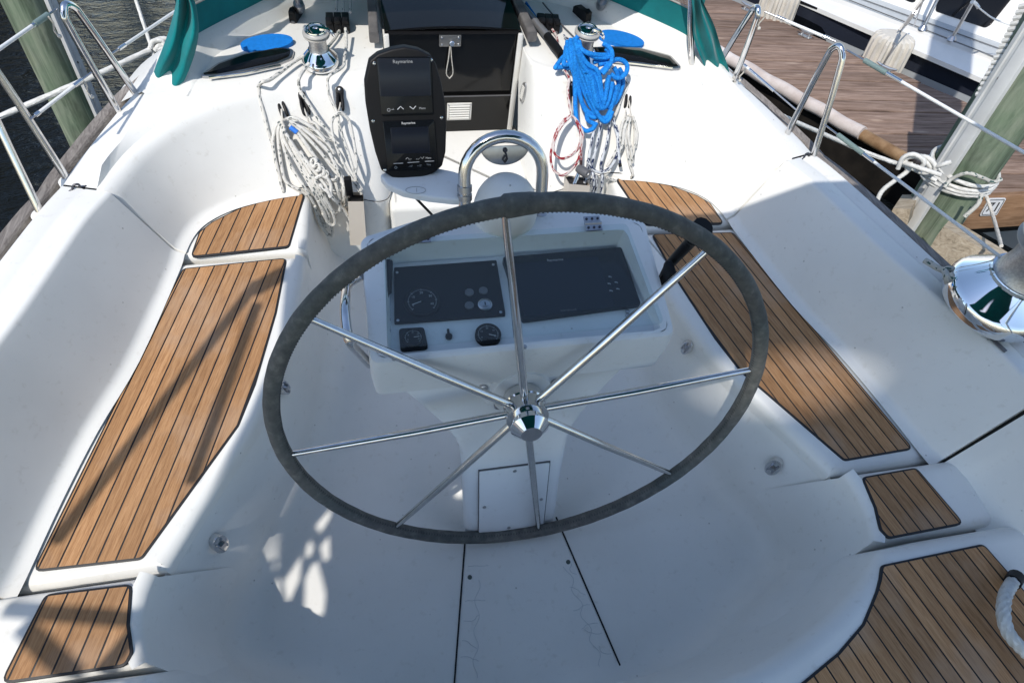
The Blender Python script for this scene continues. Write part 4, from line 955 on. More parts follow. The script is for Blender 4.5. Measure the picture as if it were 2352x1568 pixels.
# --- blue coil round the starboard winch
SB = cropD(1620, 100, 5.227); mb = MB(); rb = .0088
L = [[(455, 40, .13), (418, 100, .12), (432, 190, .12), (520, 262, .12), (650, 312, .12), (800, 332, .11), (930, 332, .10), (985, 375, .10)],
 [(400, 80, .10), (390, 250, .09), (400, 500, .07), (408, 800, .05), (415, 1150, .04), (440, 1350, .035), (500, 1452, .035), (590, 1500, .035), (680, 1465, .04), (742, 1370, .045)],
 [(340, 90, .09), (345, 300, .08), (398, 600, .06), (468, 900, .05), (520, 1060, .04), (590, 1185, .04), (690, 1245, .04)],
 [(290, 120, .08), (285, 300, .07), (330, 450, .06), (400, 640, .05), (480, 850, .04)],
 [(430, 110, .11), (425, 330, .09), (450, 560, .07), (520, 800, .055), (600, 1010, .05), (660, 1130, .05)],
 [(290, 310, .05), (205, 385, .035), (120, 500, .03), (112, 528, .03), (220, 512, .03), (330, 530, .03)],
 [(270, 200, .06), (250, 380, .05), (235, 470, .045), (300, 480, .045)],
 [(432, 210, .12), (442, 270, .11), (472, 420, .095), (512, 620, .085), (562, 780, .075), (640, 960, .07), (702, 1120, .065), (772, 1262, .06), (860, 1358, .055), (932, 1318, .055), (982, 1195, .055)],
 [(445, 235, .13), (540, 440, .11), (650, 560, .10), (712, 700, .09), (722, 850, .08), (762, 1020, .075), (812, 1118, .07), (852, 1100, .07), (882, 950, .075), (902, 760, .08), (915, 690, .085)],
 [(450, 260, .13), (600, 470, .115), (742, 560, .11), (792, 700, .10), (812, 860, .085), (832, 1000, .08), (858, 1085, .075)],
 [(440, 290, .12), (500, 480, .105), (572, 640, .095), (622, 800, .085), (692, 1000, .075), (762, 1150, .07)],
 [(450, 300, .13), (520, 470, .115), (590, 570, .105), (650, 680, .10), (682, 880, .085), (735, 1085, .08), (790, 1165, .07)],
 [(560, 570, .11), (622, 610, .105), (672, 720, .10), (700, 900, .09), (745, 1060, .085)],
  [(992, 765, .07), (972, 900, .06), (940, 1040, .055), (888, 1145, .055)], [(1042, 795, .065), (1040, 900, .06), (1002, 1030, .055), (910, 1152, .055)],
 [(440, 120, .12), (420, 260, .10), (440, 480, .08), (490, 700, .065), (560, 920, .055), (640, 1080, .05), (720, 1210, .05), (800, 1290, .05), (890, 1290, .05), (950, 1180, .052), (985, 1040, .058), (1005, 900, .06)],
 [(425, 150, .115), (412, 420, .085), (440, 700, .06), (485, 950, .05), (540, 1130, .042), (610, 1240, .04), (700, 1290, .042), (770, 1260, .045)],
 [(470, 330, .12), (560, 520, .105), (610, 640, .10), (650, 760, .09), (690, 900, .08), (740, 1030, .075), (800, 1140, .07), (870, 1130, .068), (930, 1020, .07), (965, 880, .075), (985, 740, .08)],
 [(640, 500, .105), (700, 600, .10), (765, 740, .095), (790, 880, .085), (825, 1010, .08), (865, 1020, .08), (890, 900, .082), (912, 770, .085), (940, 640, .09)],
 [(1010, 520, .08), (1060, 620, .075), (1080, 760, .06), (1060, 900, .05), (1020, 1040, .045), (960, 1150, .045)], [(1090, 540, .075), (1140, 640, .065), (1150, 760, .05), (1120, 880, .042), (1080, 980, .04), (1020, 1080, .04)],
 [(470, 120, .125), (500, 230, .12), (600, 300, .115), (720, 360, .11), (850, 375, .105), (950, 350, .105)],
 [(962, 622, .09), (1040, 680, .09), (1130, 672, .09), (1202, 592, .09), (1212, 490, .09), (1152, 420, .09), (1052, 400, .095), (960, 442, .10), (882, 520, .10), (800, 602, .10)],
 [(985, 370, .11), (962, 450, .11), (902, 540, .11), (832, 622, .105)], [(832, 150, .12), (922, 200, .115), (972, 272, .11), (984, 365, .11)], [(890, 240, .10), (950, 300, .10), (960, 360, .10)],
 [(690, 440, .09), (800, 410, .09), (900, 385, .09)], [(770, 480, .09), (860, 460, .09), (930, 440, .09)],
 [(590, 1200, .04), (600, 1320, .035), (680, 1380, .035), (740, 1400, .04)], [(600, 900, .08), (650, 1010, .07), (720, 1150, .065)]]
for q in L: rope(mb, q, rb, SB, n=9)
ropething('rope_coil', 'bright blue coil of rope hung over the starboard winch', 'rope', mb, RB)
# red flecked
mb = MB(); r1 = .0056
for q in ([(150, 465, .02), (180, 520, .03), (172, 600, .035), (184, 700, .035), (196, 762, .03)],
          [(196, 764, .035), (140, 802, .04), (92, 880, .045), (62, 1000, .05), (62, 1080, .05), (92, 1140, .055), (140, 1160, .055), (190, 1130, .055), (240, 1060, .05), (264, 950, .045), (270, 880, .04), (232, 800, .04), (196, 764, .04)],
          [(190, 770, .04), (120, 850, .05), (78, 960, .055), (88, 1020, .055), (130, 1050, .06), (190, 1030, .055), (240, 980, .05), (258, 890, .045), (225, 795, .04)], [(268, 880, .035), (263, 980, .035), (259, 1062, .035)]): rope(mb, q, r1, A4)
e = MB(); e.tube([bh(A4(259, 1060), .036), bh(A4(258, 1094), .036)], r1 * 1.1, 8); lp = MB(); lp.tube(spline([bh(A4(205, 640), .02), bh(A4(202, 700), .03), bh(A4(196, 770), .045)], 4), .003, 6)
ropething('rope_coil', 'white coil with red flecks in open loops left of the blue rope', 'rope', mb, RR, parts=(('whipping', e, simple('dark_whipping', (.03, .006, .006), .7)), ('tie', lp, RP)))
# navy flecked
mb = MB()
for q in ([(370, 780, .03), (345, 870, .035), (318, 1000, .04), (300, 1130, .045), (285, 1200, .045), (258, 1285, .05)], [(392, 780, .04), (385, 860, .045), (360, 980, .045), (330, 1100, .045), (345, 1200, .05), (330, 1292, .05)],
          [(450, 800, .03), (430, 950, .035), (392, 1080, .04), (400, 1190, .045), (385, 1292, .045)], [(300, 1060, .05), (330, 1112, .055), (385, 1142, .055), (450, 1110, .055), (490, 1045, .05), (512, 950, .045), (490, 830, .04)],
          [(470, 790, .035), (500, 900, .045), (505, 1000, .05), (516, 1082, .05)], [(330, 1190, .04), (310, 1240, .045), (295, 1292, .045)], [(360, 1160, .035), (362, 1230, .04), (350, 1292, .04)]): rope(mb, q, .0062, A4)
e = MB(); e.tube([bh(A4(516, 1080), .05), bh(A4(520, 1104), .05)], .0068, 8)
ropething('rope_coil', 'white coil with navy flecks hanging under the blue rope', 'rope', mb, RN, parts=(('whipping', e, BLACKP),))
# white, starboard
mb = MB()
for q in ([(590, 760, .03), (540, 800, .04), (520, 880, .045), (510, 960, .045), (470, 1040, .04), (430, 1105, .035)], [(600, 768, .03), (617, 860, .035), (612, 960, .035), (601, 1030, .03)],
          [(562, 772, .04), (552, 900, .045), (566, 1000, .045), (582, 1080, .045), (601, 1150, .04), (582, 1190, .03), (540, 1206, .03), (480, 1196, .03), (432, 1172, .03)], [(585, 780, .045), (572, 900, .05), (592, 1000, .045), (600, 1080, .04)],
          [(575, 775, .05), (545, 860, .05), (535, 950, .05), (500, 1030, .045), (455, 1120, .04)], [(602, 775, .04), (625, 850, .04), (628, 900, .035), (618, 980, .03)], [(545, 520, .02), (568, 570, .02), (530, 640, .02), (500, 730, .025), (470, 800, .03)]): rope(mb, q, .0064, A4)
e = MB(); e.tube([bh(A4(602, 1028), .032), bh(A4(600, 1062), .032)], .0068, 8); lp = MB(); lp.tube(spline([bh(A4(573, 665), .025), bh(A4(582, 700), .035), bh(A4(590, 775), .045)], 4), .0034, 6); lp.tube([bh(A4(556, 730), .03), bh(A4(552, 780), .05)], .003, 6)
ropething('rope_coil', 'white flecked coil on the outermost starboard hook', 'rope', mb, RW, parts=(('whipping', e, BLACKP), ('tie', lp, RP)))
# --- rope clutches, organiser blocks, mats, pole on the cabin top
def clutch(label, c, n, ang, wd=.030):
    c = V(c); t = thing('rope_clutch', label, 'rope clutch', c, 'rope clutches'); d = V((cos(ang), sin(ang), 0)); u = V((-d.y, d.x, 0)); M3 = Matrix((d, u, V((0, 0, 1)))).transposed()
    for k in range(n):
        x = (k - (n - 1) / 2) * wd; mb = MB(); cc = c + d * x
        pr = [V((-.052, .0)), V((.055, .0)), V((.055, .030)), V((.040, .044)), (-.0, .050), V((-.030, .062)), V((-.050, .058)), V((-.056, .036))]
        A = [cc + M3 @ V((-wd * .45, p[0], p[1])) for p in pr]; B = [cc + M3 @ V((wd * .45, p[0], p[1])) for p in pr]
        mb.loft([A, B], cap0=True, cap1=True); build('clutch_body', mb, BLACKP, t)
        mb = MB(); mb.box(cc + M3 @ V((0, -.045, .062)), (wd * .62, .030, .012), M3, 0, .003); build('lever', mb, BLACKP, t)
        mb = MB(); mb.lathe([(.009, 0), (.009, .006), (.006, .008)], cc + M3 @ V((0, -.053, .020)), M3 @ V((0, -1, 0)), 14); build('fairlead', mb, GREYP, t)
    return t
clutch('bank of three black rope clutches on the port cabin top', onz(779, 84, .612) + V((0, .05, 0)), 3, 0)
clutch('bank of three black rope clutches beside the starboard hatch runner', onz(1262, 84, .612) + V((0, .05, 0)), 3, R(-8))
clutch('single black rope clutch in front of the port blue mat', onz(684, 62, .60) + V((0, .05, 0)), 1, R(-15))
clutch('single black rope clutch behind the starboard winch', onz(1340, 62, .60) + V((0, .05, 0)), 1, R(15))
for k, (lb, s, a, b, cx) in enumerate((('oval blue rope mat on the port cabin top', -1, (552, 103), (672, 88), (613, 97)), ('oval blue rope mat beyond the starboard winch', 1, (1378, 74), (1480, 99), (1430, 88)))):
    Z = .655; p, q = onz(*a, Z), onz(*b, Z); c = (p + q) / 2; d = (q - p); ln = d.length / 2; d.normalize(); n = V((-d.y, d.x, 0)); mb = MB()
    for j in range(7):
        f = 1 - j / 7.4; P = [c + d * (ln * f * cos(t)) + n * (.046 * f * sin(t)) + V((0, 0, .006 + .012 * (1 - f))) for t in [2 * pi * i / 40 for i in range(40)]]
        for p_ in P: p_.z += .647 - Z
        mb.tube([p_ + V((0, 0, Z)) for p_ in P], .0068, 8, True)
    m2 = MB(); m2.slab([(c + d * (ln * cos(t)) + n * (.048 * sin(t))).to_2d() for t in [2 * pi * i / 40 for i in range(40)]], -.02, .008, zf=lambda x, y: .645)
    mo = build('rope_mat', mb, m_rope('mat_blue%d' % k, (.008, .10, .24), (.03, .28, .50), .35, 200)); tag(mo, lb, 'rope mat', 'blue rope mats'); build('mat_bed', m2, RB, mo)
t = thing('boat_hook', 'grey pole with a black end lying beside the starboard hatch runner', 'boat hook', onz(1240, 70, .62), None)
a, b, c_ = onz(1290, 128, .672), onz(1258, 84, .668), onz(1178, -10, .62); mb = MB(); mb.tube([b, c_], .0155, 14); build('pole', mb, simple('pole_grey', (.33, .33, .34), .35, .6), t); mb = MB(); mb.tube([a, a.lerp(b, .5), b + (c_ - b) * .01], [.0165, .0185, .0165], 14); build('end_grip', mb, BLACKP, t)
# lines lying on the cabin top, running to the clutches
def deckline(label, pts, r, mats, z=.012):
    mb = MB(); P = []
    for q in pts:
        p = onz(*q, .64); p = onz(*q, cz(p.x, p.y) + z); P.append(p)
    mb.tube(spline(P, 5), r, 8); tag(build('deck_line', mb, mats), label, 'rope', 'lines lying on the cabin top')
deckline('grey flecked line from the middle port clutch to the winch', (A2(1125, 205), A2(1100, 250), A2(1060, 300), A2(1040, 330)), .0055, RG, .02)
for k, q in enumerate(((1105, 'left'), (1150, 'middle'), (1197, 'right'))): deckline('short white line leading forward from the %s port clutch' % q[1], ((A2(q[0], 85)), (A2(q[0] + 2, 30)), (A2(q[0] + 5, -20))), .005, RW, .04)
deckline('blue line running aft from the starboard clutches', (A3(1240, 20), A3(1300, 110), A3(1370, 220), A3(1420, 290), A3(1460, 345)), .0055, RB, .016)
deckline('red and white flecked line leaving the starboard clutches', (A3(1410, 190), A3(1440, 240), A3(1450, 290), A3(1470, 320)), .005, RR, .02)
deckline('navy flecked line leaving the starboard clutches', (A3(1490, 235), A3(1520, 265), A3(1545, 290)), .005, RN, .02)
deckline('thin dark line across the starboard cabin top', (A3(1350, 20), A3(1400, 80), A3(1480, 170), A3(1560, 250)), .003, GREYP, .008)
# line on the starboard coaming winch
mb = MB(); cW = AW; rw = .0098
for k in range(4):
    z = .062 + k * .017; rad = .082 + (.016 if k == 0 else .010 * (k == 1))
    mb.tube([cW + V((cos(t) * rad, sin(t) * rad, z + .017 * t / (2 * pi))) for t in [2 * pi * i / 30 for i in range(31)]], rw, 9)
W4 = lambda q, z: onz(*cropD(2700, 700, 4.4815)(*q), z)
mb.tube(spline([W4((140, 310), .70), W4((330, 420), .715), W4((460, 460), .73), W4((640, 470), .76), W4((850, 545), .79)], 6), rw, 9)
mb.tube(spline([W4((560, 570), .72), W4((720, 700), .735), W4((950, 780), .75), W4((1250, 780), .765), W4((1452, 850), .77)], 6), rw, 9)
for q in ([(420, 440, .74), (540, 470, .745), (580, 560, .74), (480, 640, .725), (420, 540, .725)], [(400, 430, .735), (430, 520, .75), (450, 650, .72)], [(470, 480, .755), (520, 560, .75), (560, 600, .73)], [(380, 440, .73), (480, 420, .75), (590, 480, .745)]): mb.tube(spline([W4(p[:2], p[2]) for p in q], 5), rw, 9)
tag(build('winch_line', mb, RG), 'grey flecked line knotted and wrapped round the starboard coaming winch', 'rope')
# rope becket on the helm seat
mb = MB(); P = spline([onz(*C, z) for C, z in (((2330, 1330), .47), ((2310, 1365), .505), ((2305, 1410), .515), ((2315, 1450), .515), ((2340, 1482), .51), ((2380, 1520), .49))], 10)
mb.tube(P, [.017] * len(P), 24, lay=.22, lobes=6, pitch=7.5); bk = build('rope_becket', mb, RL); tag(bk, 'thick white twisted rope becket on the dark teak helm seat', 'becket')
mb = MB(); mb.tube([P[0] + (P[0] - P[2]) * 1.0, P[0], P[2]], .0205, 14); build('end_cap', mb, BLACKP, bk)
# ============================================================ spray hood (boat frame)
hood = thing('spray_hood', 'teal canvas spray hood with clear windows over the cabin top', 'spray hood', (0, 1.9, .66))
def hz(p): return cz(p.x, p.y) + .045
base = [p + V((0, 0, 0)) for p in rid[8:-8]]
def up_hood(p, h):                                          # the hood leans aft and inwards as it rises
    c = V((0, 1.1, 0)); d = (c - p); d.z = 0; return V((p.x, p.y, hz(p) + h)) + d.normalized() * (h * .12)
N = len(base); mb = MB()
mb.loft([[up_hood(p, h) for p in base] for h in (-.03, .0, .05, .10, .13)], ring=False); mb.loft([[up_hood(p, h) + V((0, .006, 0)) for p in base] for h in (.13, .0, -.03)], ring=False)
mb.tube([up_hood(p, .0) for p in base], .009, 8); build('canvas_skirt', mb, CANVAS, hood)
wins = [(2, int(N * .36)), (int(N * .39), int(N * .61)), (int(N * .64), N - 3)]
for a, b in wins:
    mb = MB(); mb.loft([[up_hood(p, h) for p in base[a:b]] for h in (.132, .20, .27, .34)], ring=False); build('window', mb, VINYL, hood)
    mb = MB(); q = [up_hood(p, .130) for p in base[a:b]]; mb.tube(q, .0035, 6); build('window_binding', mb, simple('binding_grey', (.35, .33, .30), .7), hood)
mb = MB()
for i, j in ((0, 3), (int(N * .36) - 1, int(N * .39) + 1), (int(N * .61) - 1, int(N * .64) + 1), (N - 4, N)):
    mb.loft([[up_hood(p, h) - V((0, .003, 0)) for p in base[i:j]] for h in (.12, .24, .36)], ring=False)
mb.loft([[up_hood(p, h) for p in base] for h in (.34, .40, .46)], ring=False)
top = [up_hood(p, .46) for p in base]
cen = [V((p.x * .98, min(p.y, 1.52) if False else p.y - .0, p.z)) for p in top]
aft = [V((p.x * 1.0, min(p.y, 1.50), hz(p) + .50)) for p in base]
mid = [a.lerp(b, .5) + V((0, 0, .06)) for a, b in zip(top, aft)]
mb.loft([top, mid, aft], ring=False); build('canvas_top', mb, CANVAS, hood)
# diagonal tapes on the starboard window, frame tubes
mb = MB()
for s in (-1, 1):
    if s < 0: a, b = onz(688, 18, .66), V((-.58, 1.50, 1.18)); mb2 = MB(); mb2.tube([a, b], .010, 10); mb2.lathe([(.02, -.01), (.022, .01), (.02, .03)], a, (b - a), 12); build('frame_stay', mb2, STEELD, hood); continue
    f = ony(1590, 165, 1.40); mb2 = MB(); mb2.tube(spline([f, ony(1587, 60, 1.42), ony(1584, -30, 1.44), V((.70, 1.48, 1.16)), V((.4, 1.50, 1.21)), V((-.4, 1.50, 1.21)), V((-.80, 1.5, 1.12))], 8), .0125, 12); build('frame_tube', mb2, STEEL, hood)
    mb2 = MB(); mb2.lathe([(.02, 0), (.02, .012), (.016, .03)], f + V((0, 0, -.02)), (0, 0, 1), 16); mb2.box(f + V((0, 0, -.005)), (.05, .03, .02), None, 0, .004); build('frame_foot', mb2, STEELD, hood)
    # inner stay down to the moulded spine
    a, b = onz(688, 18, .66) if s < 0 else onz(1380, 12, .66), V((s * .58, 1.50, 1.18)); mb2 = MB(); mb2.tube([a, b], .010, 10); mb2.lathe([(.02, -.01), (.022, .01), (.02, .03)], a, (b - a), 12); build('frame_stay', mb2, STEELD, hood)
# hanging side flaps: folded curtains
def curtain(s, Lp, Rp, label_part, n=26, folds=3, amp=.018, hem=True):
    """Lp / Rp: edge points top to bottom"""
    L_ = resample(spline(Lp, 6), n); R_ = resample(spline(Rp, 6), n); rows = []; back = []
    for i, (a, b) in enumerate(zip(L_, R_)):
        t = i / (n - 1); row = []; e = (b - a); nn = V((0, -1, .15)).normalized(); r2 = []
        for k in range(25):
            u = k / 24; f = amp * (1 - .8 * t * t) * sin(u * folds * 2 * pi + 1.2 * t + s) + .005 * sin(u * 5 + t * 9) * t + .010 * sin(t * 13 + u * 4)
            f += .012 * sin(pi * u)
            p = a + e * u + nn * f; row.append(p); r2.append(p - nn * .003)
        rows.append(row); back.append(r2)
    mb = MB(); rings = [r + q[::-1] for r, q in zip(rows, back)]; mb.loft(rings, ring=True, cap0=True, cap1=True); o = build('side_flap', mb, CANVAS, hood, 80)
    mb = MB(); i = int(n * .90); mb.tube([p + V((0, -.002, 0)) for p in rows[i]], .0016, 5); build('hem_seam', mb, HEM, o)
    return o
Lp = [ony(*A1(1172, -60), 1.40), ony(*A1(1155, 60), 1.40), ony(*A1(1098, 260), 1.40), ony(*A1(1018, 470), 1.40), ony(*A1(980, 632), 1.40)]
Rp = [ony(*A1(1262, -60), 1.38), ony(*A1(1300, 60), 1.37), ony(*A1(1316, 220), 1.37), ony(*A1(1262, 440), 1.36), ony(*A1(1155, 656), 1.36)]
curtain(-1, Lp, Rp, 'port', folds=1.6, amp=.028)
Lp = [ony(*A4(975, -40), 1.40), ony(*A4(985, 90), 1.40), ony(*A4(1005, 260), 1.40), ony(*A4(1065, 430), 1.40), ony(*A4(1120, 540), 1.40), ony(*A4(1200, 585), 1.40)]
Rp = [ony(*A4(1050, -40), 1.40), ony(*A4(1090, 60), 1.40), ony(*A4(1120, 130), 1.40), ony(*A4(1180, 290), 1.40), ony(*A4(1232, 470), 1.40), ony(*A4(1242, 560), 1.40)]
curtain(1, Lp, Rp, 'starboard', folds=1.8, amp=.020)
mb = MB(); P = [ony(*A4(*q), 1.40) for q in ((1232, 570), (1262, 600), (1285, 632))]; mb.tube(P, [.016, .013, .010], 8); build('flap_strap', mb, CANVAS, hood)
mb = MB(); P = [ony(*A4(*q), 1.39) for q in ((1280, 645), (1300, 640), (1325, 655), (1328, 672), (1312, 680), (1295, 665))]; mb.tube(spline(P, 4), .004, 8); build('strap_hook', mb, simple('dark_screw', (.05, .05, .06), .4, .5), hood)
# ============================================================ stanchions and lifelines
def stanchion(label, b1, b2, ap, lean=0):
    t = thing('stanchion', label, 'stanchion', (b1 + b2) / 2, 'inverted U stanchions along the deck edge')
    d = (b2 - b1); w_ = d.normalized(); upv = (ap - (b1 + b2) / 2).normalized(); r = .030
    P = [b1, b1.lerp(ap - w_ * r, .55), ap - w_ * r - upv * .045, ap - w_ * r * .8 - upv * .02, ap - w_ * r * .35 - upv * .004, ap, ap + w_ * r * .35 - upv * .004, ap + w_ * r * .8 - upv * .02, ap + w_ * r - upv * .045, b2.lerp(ap + w_ * r, .55), b2]
    mb = MB(); mb.tube(spline(P, 5), .0112, 14); build('tube', mb, STEEL, t)
    for b in (b1, b2):
        mb = MB(); mb.lathe([(.030, -.03), (.028, -.004), (.020, .004), (.013, .010)], b, (0, 0, 1), 20); build('deck_socket', mb, GEL, t)
        mb = MB(); mb.tube([b + V((.01, 0, .006)), b + V((.038 * (1 if b.x < 0 else -1), .012, .007))], .0022, 6); build('cotter', mb, STEELD, t)
    return t
zs = .585
P1, P2, PA = onz(322, 231, zs), onz(283, 275, zs), onz(150, 12, .95)
stanchion('steel inverted U stanchion standing nearest the teal flap, port side', P1, P2, PA)
Q1, Q2 = onz(155, 413, zs), onz(93, 490, zs); QA = PA + (Q1 + Q2) / 2 - (P1 + P2) / 2
QA = onp(-60, 118, QA, (1, 0, 0))
stanchion('steel inverted U stanchion cut off by the left edge, port side', Q1, Q2, QA)
S1, S2, SA = onz(1655, 140, zs), onz(1680, 201, zs), onz(1740, 20, .95)
stanchion('steel inverted U stanchion beside the teal flap, starboard side', S1, S2, SA)
T1, T2, TA = onz(1803, 318, zs), onz(1865, 369, zs), onz(1928, 108, .95)
stanchion('steel inverted U stanchion standing clear over the dark water, starboard side', T1, T2, TA)
def wireline(name, label, pts, r, mats, sag=0, grp='lifelines', parts=()):
    mb = MB(); mb.tube(pts, r, 10); o = build(name, mb, mats); tag(o, label, 'lifeline', grp)
    for nm, P, rr, mt in parts: mb = MB(); mb.tube(P, rr, 10); build(nm, mb, mt, o)
    return o
e1 = onz(2352, 351, 1.04); e1 = TA + (e1 - TA) * 1.15
GREENT = simple('turnbuckle_green', (.20, .27, .25), .6, .3)
def L_(a, b, t): return a.lerp(b, t)
def lash(nm, p, d):                                         # short cord end hanging from a fitting
    mb = MB(); P = [p, p + V((.004, 0, -.02)), p + V((-.004, .002, -.045)), p + V((.003, 0, -.065))]; mb.tube(spline(P, 5), .0028, 6); mb.ball(P[-1] + V((0, 0, .004)), .0065, 8); return mb
def lifeline(label, a, b, t0, t1, tb=None, cord=None):
    """thin wire end, white vinyl cover between t0 and t1, turnbuckle between tb"""
    parts = [('bare_wire', [L_(a, b, 0), L_(a, b, t0)], .0032, STEELD), ('end_fitting', [L_(a, b, t0 * .55), L_(a, b, t0)], .0062, STEEL)]
    if t1 < 1: parts += [('bare_wire', [L_(a, b, t1), L_(a, b, 1)], .0032, STEELD), ('end_fitting', [L_(a, b, t1), L_(a, b, t1 + (1 - t1) * .5)], .0062, STEEL)]
    if tb: parts += [('turnbuckle', [L_(a, b, tb[0]), L_(a, b, (tb[0] + tb[1]) / 2), L_(a, b, tb[1])], .0085, GREENT)]
    o = wireline('lifeline', label, [L_(a, b, t0), L_(a, b, t1)], .0052, WIRE, parts=parts)
    if cord is not None: build('cord_end', lash('', cord, None), RP, o)
    return o
lifeline('upper white lifeline running aft past the piling, starboard side', TA + V((.02, -.02, 0)), e1, .30, 1, (.10, .22))
lifeline('upper white lifeline between the two starboard stanchions', SA + V((.02, -.02, 0)), TA + V((-.0, .03, 0)), .30, .82, None, L_(SA, TA, .10))
U1 = T2.lerp(TA, .36); e2 = onz(2223, 534, .82); lifeline('lower white lifeline running aft to the coaming winch, starboard side', U1, U1 + (e2 - U1) * 1.35, .30, 1, (.10, .24), None)
U0 = S2.lerp(SA, .36); lifeline('lower wire lashed to the leg of the starboard stanchion near the flap', U0, T1.lerp(TA, .30), .12, .16, None, U0 + V((.02, -.02, -.01)))
f0 = onz(0, 113, .98); lifeline('upper white lifeline leaving the left edge, port side', PA + V((-.02, -.02, 0)), PA + (f0 - PA) * 1.3, .34, 1, (.12, .3), L_(PA, f0, .28))
a0, b0 = P2.lerp(PA, .37), Q1.lerp(QA, .30); a0 = onp(210, 167, a0, (1, 0, 0)); b0 = onp(70, 274, b0, (1, 0, 0)); lifeline('lower white lifeline between the two port stanchions', a0, b0, .30, .86, None, L_(a0, b0, .16))
c0 = onp(252, 127, P1.lerp(PA, .40), (1, 0, 0)); d0 = ony(403, 26, 1.75); lifeline('lower white lifeline running forward behind the teal flap, port side', c0, c0 + (d0 - c0) * 1.3, .16, 1)
# deck fittings: pad eyes and hinge straps on the coamings
for s, q in ((-1, (178, 436)), (1, (1850, 363))):
    p = onz(*q, .602); mb = MB(); mb.tube(spline([p + V((-.022, -.012, .002)), p + V((-.012, -.004, .006)), p + V((-.004, .004, .016)), p + V((.008, .006, .016)), p + V((.012, .004, .006)), p + V((.024, .012, .002))], 4), .0036, 8); build('pad_eye', mb, simple('dark_screw', (.05, .05, .06), .4, .5), boat)
HS = [(-1, (152, 497), .617), (1, (1874, 407), .617), (-1, (237, 256), .61), (1, (2287, 785), .69)]
for s, q, zz in HS[:2] + HS[3:]:
    p = onz(*q, zz); d = V((.30 * -s * -1 * s * s, -.95, .0)); d = V((s * .32, -.93, .03)).normalized(); mb = MB(); mb.box(p, (.012, .075, .004), Matrix.Rotation(s * .33, 3, 'Z')); build('hinge_strap', mb, simple('strap_grey', (.16, .16, .17), .5, .4), boat)
# ============================================================ canopy over the helm: outside the picture, casts the shade
can = thing('helm_canopy', 'dark teal canopy on steel poles shading the helm', 'canopy', (-.3, -.9, 2.3))
H = 2.32; EX = 0; EDGE = [(-1.79, .775), (-1.80, .60), (-1.875, .30), (-1.905, .1), (-1.925, -.03), (-1.90, -.14)]
HOLES = [[(-1.725, -1.047), (-1.725, -1.074), (-1.76, -1.127), (-1.777, -1.101)], [(-1.795, -1.145), (-1.783, -1.17), (-1.791, -1.197), (-1.809, -1.202), (-1.806, -1.167)], [(-1.732, -1.142), (-1.733, -1.218), (-1.752, -1.22), (-1.762, -1.173)],
         [(-1.822, -1.192), (-1.828, -1.268), (-1.863, -1.339), (-1.873, -1.309), (-1.878, -1.268), (-1.859, -1.244)], [(-1.771, -1.22), (-1.747, -1.324), (-1.755, -1.383), (-1.769, -1.391), (-1.815, -1.383), (-1.811, -1.27), (-1.791, -1.23)], [(-1.814, -1.399), (-1.76, -1.406), (-1.77, -1.492), (-1.817, -1.443)]]  # made-up canopy gaps, shaped to throw the sun patches on the sole
PANEL = (-.36, .42, -.93, -.62)
OUTER = [(.98, -.01), (-1.54, -.01), (-1.596, -.157), (-1.615, -.45), (-1.70, -.69), (-1.75, -.80), (-1.80, -.93), (-1.865, -1.06), (-1.89, -1.20), (-1.89, -1.42), (-1.92, -2.3), (.98, -2.3)]
def tri_with_holes(outer, holes):
    bm = bmesh.new(); loops = []
    for P in [outer] + holes:
        vs = [bm.verts.new((x, y, 0)) for x, y in P]
        for i in range(len(vs)): bm.edges.new((vs[i - 1], vs[i]))
    bmesh.ops.triangle_fill(bm, use_beauty=True, use_dissolve=False, edges=bm.edges[:]); bm.verts.index_update()
    V_ = [v.co.copy() for v in bm.verts]; 
    def inside(c, P):
        k = False
        for i in range(len(P)):
            (x1, y1), (x2, y2) = P[i - 1], P[i]
            if (y1 > c.y) != (y2 > c.y) and c.x < (x2 - x1) * (c.y - y1) / (y2 - y1) + x1: k = not k
        return k
    F_ = [tuple(v.index for v in f.verts) for f in bm.faces if not any(inside(f.calc_center_median(), P) for P in holes)]; bm.free(); return V_, F_
PEDH = [(-1.299, -1.031), (-1.263, -1.033), (-1.268, -1.072), (-1.298, -1.068)]  # gap added to throw one small sun patch on the pedestal
PANELH = [(PANEL[0], PANEL[2]), (PANEL[1], PANEL[2]), (PANEL[1], PANEL[3]), (PANEL[0], PANEL[3])]
vv, ff = tri_with_holes(OUTER, HOLES + [PEDH, PANELH]); mb = MB()
mb.add([V((v.x + EX, v.y, H)) for v in vv], ff); mb.add([V((v.x + EX, v.y, H + .004)) for v in vv], ff); build('canopy_cloth', mb, CANVAS, can, 80)
def m_light_panel():  # sheer panel added to let sun through onto the starboard seat
    m_ = bpy.data.materials.new('added_sheer_panel'); m_.use_nodes = True; t = m_.node_tree; t.nodes.clear(); o = nd(t, 'OutputMaterial')
    v = coord(t, (2.56, 6.4, 1)); g = nd(t, 'TexGradient'); g.gradient_type = 'SPHERICAL'; lk(t, v, g.inputs[0])
    f = ramp(t, g.outputs['Fac'], [(.0, (0, 0, 0)), (.6, (.62, .62, .62))]); tr = nd(t, 'BsdfTransparent'); df = nd(t, 'BsdfDiffuse'); df.inputs[0].default_value = (.02, .16, .17, 1)
    mx = nd(t, 'MixShader'); lk(t, f, mx.inputs[0]); lk(t, df.outputs[0], mx.inputs[1]); lk(t, tr.outputs[0], mx.inputs[2]); lk(t, mx.outputs[0], o.inputs[0]); return m_
mb = MB(); mb.add([V((x + EX, y, H + .002)) for x, y in PANELH], [(0, 1, 2, 3)]); build('light_panel', mb, m_light_panel(), can)
